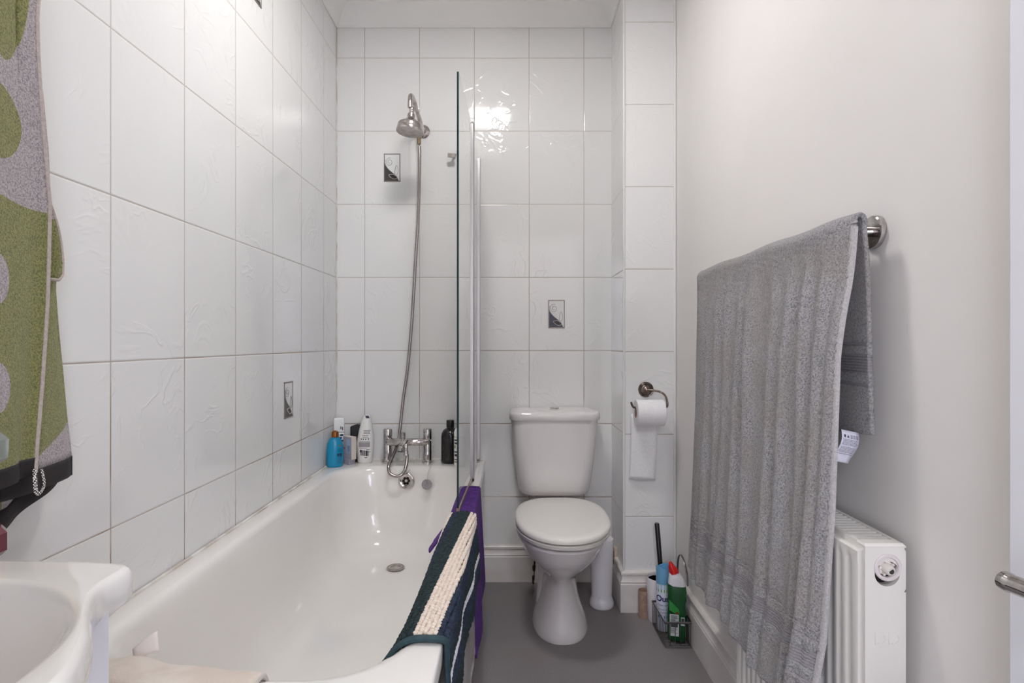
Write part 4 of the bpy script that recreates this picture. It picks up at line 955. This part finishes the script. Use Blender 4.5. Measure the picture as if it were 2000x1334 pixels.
# ---------------------------------------------------------------- towel on the left wall
def left_towel():
    t = thing('hanging_towel', 'olive green and lilac patterned towel with a black border hanging on the left wall', 'towel', (-.78, .80, 1.75))
    def pattern(n, o, c, a):
        X, Y, Z = n.sep(o)
        wob = n.m('MULTIPLY', n.m('SUBTRACT', n.noise(o, 6, 1), .5), .03)
        z = n.m('ADD', Z, wob)
        def circ(cy, cz, ry, rz):
            dy = n.m('DIVIDE', n.m('SUBTRACT', Y, cy), ry); dz = n.m('DIVIDE', n.m('SUBTRACT', Z, cz), rz)
            return n.m('LESS_THAN', n.m('ADD', n.m('MULTIPLY', dy, dy), n.m('MULTIPLY', dz, dz)), 1.0)
        # lilac field, olive top, olive bottom, olive disc
        low = n.m('LESS_THAN', z, 1.290); disc = circ(.752, 1.392, .050, .052); top = circ(.768, 1.63, .042, .150)
        ol = n.m('MAXIMUM', n.m('MAXIMUM', low, disc), top)
        hole = n.m('MAXIMUM', circ(.752, 1.175, .026, .036), circ(.752, 1.025, .028, .036)); hole2 = n.m('LESS_THAN', n.m('SUBTRACT', Z, n.m('MULTIPLY', n.m('SUBTRACT', Y, .86), .45)), .908)
        far = n.m('GREATER_THAN', Y, .845); ol = n.m('MULTIPLY', ol, n.m('SUBTRACT', 1.0, n.m('MAXIMUM', hole, n.m('MULTIPLY', hole2, far))))
        sp = n.ramp(a, .34, .62)
        oc = n.mix(sp, srgb(98, 102, 48), srgb(150, 150, 86)); lc = n.mix(sp, srgb(140, 130, 134), srgb(198, 188, 190))
        return n.mix(ol, lc, oc)
    M = terry('patterned_terry', srgb(150, 148, 88), srgb(96, 98, 46), 380, .9, pattern)
    Mb = noisy('black_border', srgb(38, 32, 34), srgb(28, 24, 27), 40, .7, .2, 300); Ms = noisy('towel_seam', srgb(196, 184, 176), srgb(180, 166, 160), 200, .8, .3, 400)
    YS = lambda px, x: x * F / (px - 1001.5)
    def zrow(y, d): return CZ - (y - 668) * d / F
    zs = np.linspace(.890, 1.86, 90)
    yy = lambda z, d: 668 - (z - CZ) * F / d
    e1y = [-600, 0, 60, 130, 220, 330, 400, 500, 600, 750, 900]; e1x = [60, 75, 70, 72, 78, 88, 95, 93, 90, 80, 67]
    e2y = [-600, 0, 130, 200, 300, 380, 440, 510, 535, 560, 600, 650, 720, 820, 870, 940]; e2x = [60, 66, 70, 80, 90, 94, 104, 108, 108, 104, 107, 111, 118, 127, 133, 140]
    G = []; E = []
    for z in zs:
        px = interp(yy(z, .86), e1y, e1x); xe = -.716 + .010 * math.sin(z * 5); ye = YS(px, xe); k = max(0, min(1, (z - 1.2) / .6))
        row = [Vector((-.765, .50 + .05 * k, z)), Vector((-.715 + .006 * math.sin(z * 4), .55 + .05 * k, z)), Vector((-.698, .62 + .04 * k, z)), Vector((-.722, .675 + .03 * k, z)), Vector((-.703, .735 + .01 * k, z)), Vector((-.712, .79, z)), Vector((xe - .003, ye - .025, z)), Vector((xe, ye, z))]
        row = smooth_path(row, 6); G.append(row); E.append(row[-1])
    # layer behind, reaching further along the wall
    G2 = []; E2 = []
    for z in zs:
        px = interp(yy(z, .93), e2y, e2x); xe = -.770; ye = YS(px, xe)
        row = [Vector((-.735, .70, z)), Vector((-.742, .78, z)), Vector((-.738, .84, z)), Vector((-.755, ye - .035, z)), Vector((xe + .004, ye - .008, z)), Vector((xe, ye, z)), Vector((-.784, ye - .006, z)), Vector((-.792, ye - .05, z)), Vector((-.788, .80, z))]
        row = smooth_path(row, 6); G2.append(row); E2.append(row)
    o = B().grid(G).grid(G2).done('terry_body', M, t, fix=False); mod_solid(o, .005, 0)
    # loose corner half way up
    G3 = []
    for v in np.linspace(0, 1, 14):
        y = 400 + v * 145; px = interp(y, [400, 440, 470, 510, 535, 545], [98, 112, 118, 122, 121, 114]); z = zrow(y, .905)
        ye = YS(px, -.752); G3.append([Vector((-.752 - .012 * math.sin(PI * u), .80 + (ye - .80) * u, z)) for u in np.linspace(0, 1, 12)])
    o = B().grid(G3).done('folded_corner', M, t, fix=False); mod_solid(o, .005, 0)
    B().tube([r[-1] for r in G3] + [r for r in G3[-1][::-1]][:8], .003, 8).done('corner_seam', Ms, t)
    o = B().tube(E, .0042, 8).done('side_seam', Ms, t)
    # black border along the bottom of both layers; the rear one drops towards the basin
    def border(row, z0, z1, nm, drop=None):
        Gb = []
        for v in np.linspace(0, 1, 6): Gb.append([Vector((p.x, p.y, (z0 + (z1 - z0) * v) + (drop(p) if drop else 0))) for p in row])
        ob = B().grid(Gb).done(nm, Mb, t, fix=False); mod_solid(ob, .0062, 0)
    border(G[0], .913, .886, 'border'); 
    fr = [p for p in G2[0] if True][:36]; border(fr, .890, .857, 'border')
    G4 = []; yA = G2[0][33].y
    for j in np.linspace(0, 1, 24):
        y = yA - .006 - j * .13; x = -.786 + .004 * math.sin(j * 9)
        zb = CZ - (interp(j, [0, .2, .4, .62, .8, 1], [938, 962, 985, 1010, 1034, 1050]) - 668) * y / F
        G4.append([Vector((x, y, z)) for z in np.linspace(zb, zb + .034, 4)])
    ob = B().grid(G4).done('border', Mb, t, fix=False); mod_solid(ob, .005, 0)
    G5 = [[Vector((r[0].x + .0005, r[0].y, z)) for z in np.linspace(r[-1].z, .96, 4)] for r in G4]
    ob = B().grid(G5).done('rear_layer', M, t, fix=False); mod_solid(ob, .005, 0)
    # checked hanging loop at the seam's foot
    m_ = mat('checked_tape', srgb(230, 230, 228), .8); n = NT(m_); ck = n.n('ShaderNodeTexChecker'); n.l(n.obj(), ck.inputs[0]); ck.inputs[1].default_value = srgb(232, 228, 224); ck.inputs[2].default_value = srgb(24, 22, 24); ck.inputs[3].default_value = 420; n.l(ck.outputs[0], n.b.inputs['Base Color'])
    e = E[0]; lp = smooth_path([e + Vector((.004, -.004, .006)), e + Vector((.010, -.010, -.012)), e + Vector((.010, -.008, -.028)), e + Vector((.010, 0, -.030)), e + Vector((.010, .006, -.018)), e + Vector((.006, .006, .004))], 6)
    B().tube(lp, 0, 8, flat=(.0032, .0012, (0, 1, .3))).done('hanging_loop', m_, t)
    # hook out of the picture
    hk = thing('towel_hook', 'chrome wall hook carrying the olive patterned towel', 'hook', (XL, .74, 1.86)); b = B().lathe([(.02, 0), (.02, .006), (.0001, .008)], seg=24, M=frame((XL, .74, 1.88), (0, 1, 0), (1, 0, 0))).tube(smooth_path([(XL, .74, 1.88), (-.76, .74, 1.87), (-.71, .74, 1.855), (-.69, .74, 1.88)], 5), .005, 10); b.done('hook_body', M_chrome, hk)
left_towel()

# ---------------------------------------------------------------- grey towel on its rail
def grey_towel():
    t = thing('towel_rail', 'chrome towel rail with round end flange fixed on the right wall', 'towel rail', (XR, 1.35, 1.2865))
    zr, xr = 1.288, .600
    for y in (1.009, 1.70):
        o = B().lathe([(.0001, 0), (.0295, 0), (.0300, .003), (.0290, .009), (.0270, .0105), (.009, .011), (.009, .025)], seg=40, M=frame((XR, y, zr), (0, 1, 0), (-1, 0, 0))).done('flange', M_chrome, t, sharp=35)
        B().tube([(XR - .01, y, zr), (xr, y, zr)], .0088, 18).done('post', M_chrome, t)
    B().tube([(xr, 1.002, zr), (xr, 1.711, zr)], .0088, 18).done('bar', M_satin, t)
    t = thing('bath_towel', 'thick grey ribbed bath towel hanging over the rail on the right wall', 'towel', (.57, 1.35, .4))
    zf = np.array([1.284, 1.06, .877, .79, .56, .485, .39])
    fn_near = lambda z: interp(z, [.39, .485, .56, .79, 1.06, 1.20, 1.30], [.518, .528, .5415, .557, .567, .582, .592])
    fn_far = lambda z: interp(z, [.39, .43, .558, .877, 1.284], [.546, .5485, .5565, .569, .577])
    ridges = [(.985, .011, .006), (1.03, .016, .014), (1.085, .014, .011), (1.15, .018, .008), (1.225, .016, .010), (1.325, .020, .012), (1.40, .016, .009), (1.475, .020, .011), (1.545, .015, .008), (1.60, .014, .009), (1.66, .016, .007)]
    def bump(y, z):
        k = max(0, min(1, (1.30 - z) / .12)); sh = .02 * math.sin(z * 3.1 + y * 4)
        v = 0
        for (c, w_, a) in ridges:
            cc = c + .018 * (1.3 - z) * math.sin(c * 40); v += a * math.exp(-((y - cc) / w_) ** 2) * (.85 + .3 * math.sin(z * 5 + c * 30))
        return -v * k * (1.35 + .35 * (1.3 - z))
    Yn, Yf = .972, 1.73; ny = 210
    G = []; hemrow = None
    def point(y, s):             # s in 0..3: back flap, over the rail, front flap
        u = (y - Yn) / (Yf - Yn)
        if s < 1:
            z0 = .925 - .01 * math.sin(u * 7) ; z = z0 + (1.284 - z0) * s; x = .6245 + .008 * (1 - s) + .004 * math.sin(y * 30 + z * 6) * (1 - s)
            x = x * (1 - s ** 6) + .6175 * s ** 6
        elif s < 2:
            a = PI * (s - 1); z = 1.2915 + .0185 * math.sin(a) + .002 * math.sin(y * 21); x = .600 + .0175 * math.cos(a) - .004 * (s - 1); e = math.exp(-((y - Yn) / .035) ** 2); x += e * .022 * (s - 1)
        else:
            zb = .385 + .004 * math.sin(y * 19); v = s - 2; z = 1.29 - v * (1.29 - zb); x0 = .5785
            xx = fn_near(z) * (1 - u) + fn_far(z) * u; k = min(1, v / .12); x = x0 * (1 - k) + (xx + .004 + bump(y, z)) * k
            e = math.exp(-((y - Yn) / .035) ** 2); x += e * .022 * (1 - min(1, v / .25)) ** 2
        return Vector((x, y, z))
    ss = list(np.linspace(0, .22, 16, endpoint=False)) + list(np.linspace(.22, .48, 70, endpoint=False)) + list(np.linspace(.48, 1, 34, endpoint=False)) + list(np.linspace(1, 2, 16, endpoint=False)) + list(np.linspace(2, 2.78, 190, endpoint=False)) + list(np.linspace(2.78, 2.92, 110, endpoint=False)) + list(np.linspace(2.92, 3, 22))
    ys = np.linspace(Yn, Yf, ny)
    G = [[point(y, s) for y in ys] for s in ss]
    # woven bands: flat strips with raised cords
    def inband(s, z):
        if 1 <= s < 2: return False
        a = abs(z - (.520 if s >= 2 else 1.048)); return a < .0165 or .034 < a < .0395
    mats = []; V = [p for r in G for p in r]; n = ny; Fs = []
    for i in range(len(G) - 1):
        for k in range(n - 1):
            Fs.append((i * n + k, i * n + k + 1, (i + 1) * n + k + 1, (i + 1) * n + k)); z = G[i][k].z; mats.append(1 if inband(ss[i], z) else 0)
    for i in range(len(G)):
        s = ss[i]
        for k in range(n):
            p = G[i][k]
            if s < 1 or s >= 2:
                j = math.sin(p.z * 310 + p.y * 190) * math.sin(p.y * 290 - p.z * 130) * .0007 + RNG.normal() * .0006
                if inband(s, p.z):
                    zz = (p.z - (.520 if s >= 2 else 1.048)); j = .0016 + .0019 * math.cos(zz * 2 * PI / .0052); j = j if s >= 2 else -j
                p.x += j if s >= 2 else -abs(j) * .4
    o = mesh('terry_body', V, Fs, [M_terry, M_band], t, True, 0, mats); mod_solid(o, .0075, 0)
    # light hem strips along the near and far edges
    def hem(y, col, nm):
        sub_ = [s for s in ss if s > (1.85 if y < 1.3 else -1)]; line = [point(y, s) for s in sub_]; b = B()
        d = 1 if y < 1.3 else -1
        Gh = []
        for (dx, dy) in ((-.0046, .007), (-.0045, .0), (-.003, -.003), (0, -.004), (.003, -.003), (.0045, 0), (.0046, .007)):
            row = []
            for i, s in enumerate(sub_):
                p = line[i]
                if s < 1: q = Vector((dx, dy * d, 0)) * 1
                elif s < 2: a = PI * (s - 1); q = Vector((math.cos(a) * -dx * -1, dy * d, math.sin(a) * -dx * -1)) if False else Vector((-dx * -math.cos(a), dy * d, -dx * math.sin(a)))
                else: q = Vector((dx, dy * d, 0))
                row.append(p + q)
            Gh.append(row)
        b.grid(Gh); return b.done(nm, col, t, fix=False)
    hem(Yn - .0005, M_hem, 'edge_hem'); hem(Yf, M_hem, 'edge_hem')
    # care label under the back flap
    Mx = frame((.602, .990, .9290), (1, .12, -.22), (.12, -1, 0)); G = []
    def lab(u, v, h=0): return Mx @ Vector(((u - .5) * .034 + .004 * math.sin(v * 3) - .006 * v, -.058 * v, .004 * math.sin(v * 5) + h))
    o = B().grid([[lab(u, v) for u in np.linspace(0, 1, 5)] for v in np.linspace(0, 1, 14)]).done('care_label', mat('care_label_white', srgb(206, 206, 220), .6), t, fix=False); mod_solid(o, .0005, 0); tag(o, 'white care label')
    b = B(); b2 = B()
    def bar(u0, u1, v0, v1): b.grid([[lab(u, v, .0006) for u in np.linspace(u0, u1, 4)] for v in np.linspace(v0, v1, 2)])
    for k, v in enumerate((.26, .30, .34, .38, .42, .50, .54, .58, .62, .66, .72)):
        u = .08
        while u < .9:
            w_ = random.uniform(.03, .10); bar(u, min(u + w_, .93), v, v + .016); u += w_ + .025
    # wash tub, triangle, square and circle symbols
    b.add([lab(.10, .13, .0006), lab(.24, .13, .0006), lab(.21, .21, .0006), lab(.13, .21, .0006)], [(0, 1, 2, 3)]); b.add([lab(.36, .12, .0006), lab(.43, .21, .0006), lab(.29, .21, .0006)], [(0, 1, 2)])
    for u in (.50, .66, .82):
        for (a0, a1, c0, c1) in ((u, u + .11, .12, .135), (u, u + .11, .20, .215), (u, u + .02, .12, .215), (u + .09, u + .11, .12, .215), (u + .045, u + .065, .15, .19)): bar(a0, a1, c0, c1)
    b.done('care_print', mat('care_ink', srgb(70, 70, 88), .6), o, fix=False)
grey_towel()

# ---------------------------------------------------------------- radiator
def radiator():
    x0, x1, y0, y1, z0, z1 = .5745, .641, .904, 1.405, .160, .758
    t = thing('radiator', 'white panel radiator on the right wall below the grey towel', 'radiator', (.61, 1.15, .16))
    # end cover with a round opening
    cx, cz, r = .6105, .7160, .0190; n = 48
    def outer(y):
        pts = []
        for k in range(n):
            a = 2 * PI * k / n; c, s = math.cos(a), math.sin(a); m_ = max(abs(c) / ((x1 - cx) if c > 0 else (cx - x0)), abs(s) / .036); pts.append(Vector((cx + c / m_, y, cz + s / m_)))
        return pts
    circ = lambda y, rr: [Vector((cx + rr * math.cos(2 * PI * k / n), y, cz + rr * math.sin(2 * PI * k / n))) for k in range(n)]
    b = B(); b.loft([outer(y0), [v + Vector((0, 0, -.006)) for v in circ(y0, .0205)], [v + Vector((0, 0, -.006)) for v in circ(y0 + .018, .0205)]], cap=(False, False))
    zt, zb = cz + .036, cz - .036
    for (a, c) in (((x0, zb), (x1, z0)), ((x0, z1 - .003), (x1, zt))):
        b.add([Vector((a[0], y0, a[1])), Vector((c[0], y0, a[1])), Vector((c[0], y0, c[1])), Vector((a[0], y0, c[1]))], [(0, 1, 2, 3)])
    e = .003
    b.add([(x0, y0, z0), (x0, y0, z1 - e), (x0, y0 + .022, z1 - e), (x0, y0 + .022, z0)], [(0, 1, 2, 3)]); b.add([(x1, y0, z0), (x1, y0, z1 - e), (x1, y0 + .03, z1 - e), (x1, y0 + .03, z0)], [(0, 1, 2, 3)])
    b.add([(x0, y0, z1 - e), (x1, y0, z1 - e), (x1 - .002, y0 + .005, z1), (x0 + .002, y0 + .005, z1)], [(0, 1, 2, 3)])
    b.add([(x0 + .002, y0 + .005, z1), (x1 - .002, y0 + .005, z1), (x1 - .002, y0 + .022, z1), (x0 + .002, y0 + .022, z1)], [(0, 1, 2, 3)])
    b.add([(x0, y0, z1 - e), (x0 + .002, y0 + .005, z1), (x0 + .002, y0 + .022, z1), (x0, y0 + .022, z1 - e)], [(0, 1, 2, 3)])
    b.add([(x1, y0, z1 - e), (x1 - .002, y0 + .005, z1), (x1 - .002, y0 + .022, z1), (x1, y0 + .022, z1 - e)], [(0, 1, 2, 3)])
    o = b.done('end_cover', M_rad, t, smooth=False)
    B().box((cx - .024, y0 + .016, cz - .032), (cx + .024, y0 + .020, cz + .026)).done('valve_recess', M_dark, t, smooth=False)
    Mv = frame((cx + .0005, y0, cz + .0045), (1, 0, 0), (0, -1, 0))
    b = B(); prof = [(.0160, -.004), (.0160, .0015), (.0172, .003), (.0205, .003), (.0222, .0015), (.0222, -.0005)]; b.lathe(prof, seg=40, M=Mv); b.F = [f for f in b.F if len(f) == 4]; b.M = [0] * len(b.F)
    b.done('valve_ring', mat('valve_ring', srgb(214, 206, 208), .3), t, fix=False)
    v = B().tube([(cx, y0 + .016, cz + .003), (cx - .001, y0 + .004, cz + .003)], .0125, 20).tube([(cx, y0 + .012, cz + .003), (cx + .002, y0 - .002, cz + .001), (cx + .003, y0 - .006, cz)], [.009, .0085, .0075], 18)
    for k in range(5):
        a = 2 * PI * k / 5 + .5; v.tube([(cx + .010 * math.cos(a), y0 + .004, cz + .003 + .010 * math.sin(a)), (cx + .0115 * math.cos(a), y0 - .001, cz + .003 + .0115 * math.sin(a))], .0022, 6)
    vb = v.done('valve', mat('valve_white', srgb(222, 216, 210), .3), t); B().tube([(cx + .003, y0 - .0058, cz), (cx + .0031, y0 - .0068, cz)], .0042, 14).done('valve_tip', M_rubber, vb)
    # pressed emblem on the end
    Me = frame(((x0 + x1) / 2 + .003, y0, .6035), (1, 0, 0), (0, -1, 0))
    em = text('emblem', 'DD', .030, M_rad, t, Me, .0009)
    # front panel with vertical flutes
    ysP = []; xf = .5655; b = B(); prof = []
    y = y0 + .006; prof.append((xf + .010, y)); prof.append((xf + .001, y)); prof.append((xf, y + .002)); y += .008
    P = .0262; k = 0
    while y + P < y1 - .006:
        prof += [(xf, y), (xf, y + .008), (xf + .0015, y + .0105), (xf + .005, y + .0135), (xf + .0052, y + .019), (xf + .0015, y + .0225), (xf, y + P - .0015)]; y += P
    prof += [(xf, y1 - .002), (xf + .010, y1)]
    flat = [(max(min(x, xf + .010), xf) if x > xf + .009 else xf, yy) for x, yy in prof]
    rows = []
    for z, mode in ((z0 + .01, 0), (z0 + .03, 0), (z0 + .040, 1), (z1 - .036, 1), (z1 - .026, 0), (z1 - .014, 0), (z1 - .0115, 2), (z1 - .0095, 3)):
        src = prof if mode == 1 else flat; rows.append([Vector((x + (.002 if mode == 2 else .010 if mode == 3 else 0), yy, z)) for x, yy in src])
    b.grid(rows); o = b.done('front_panel', M_rad, t, sharp=35); mod_solid(o, .0014, -1)
    # top grille
    b = B().box((x0, y0 + .022, z1 - .010), (x0 + .006, y1, z1 - .0005)).box((x1 - .006, y0 + .022, z1 - .010), (x1, y1, z1 - .0005)).box((x0, y1 - .01, z0), (x1, y1, z1 - .001))
    y = y0 + .022
    while y < y1 - .01: b.box((x0 + .005, y, z1 - .006), (x1 - .005, y + .0060, z1 - .0015)); y += .0142
    b.done('top_grille', M_rad, t, smooth=False)
    B().box((x0 + .006, y0 + .024, z0 + .02), (x0 + .010, y1 - .012, z1 - .022)).box((x1 - .012, y0 + .024, z0 + .02), (x1 - .002, y1 - .012, z1 - .012)).box((x0 + .01, y0 + .024, z1 - .10), (x1 - .012, y1 - .012, z1 - .050)).done('convector', M_radin, t, smooth=False)
    for y in (1.0, 1.31): B().box((x1 - .001, y, .25), (XR - .001, y + .03, .70)).done('wall_bracket', M_rad, t, smooth=False)
radiator()

# ---------------------------------------------------------------- door leaf folded back against the right wall
d_ = struct(mod_bevel(B().box((.605, YN + .01, .008), (.645, .676, 2.03)).done('door_1', mat('door_white', srgb(228, 228, 232), .3), smooth=False), .002))
zz = .822
b = B().tube([(.605, .575, zz), (.560, .575, zz)], .010, 16).tube(smooth_path([(.562, .535, zz), (.555, .56, zz), (.551, .59, zz + .001), (.549, .612, zz), (.549, .6215, zz)], 6), [.0100] * 18 + [.0108] * 5 + [.0095, .006], 18)
b.lathe([(.025, 0), (.025, .005), (.022, .008), (.0001, .008)], seg=30, M=frame((.605, .575, zz), (0, 1, 0), (-1, 0, 0)))
b.done('door_handle', M_chrome, d_)
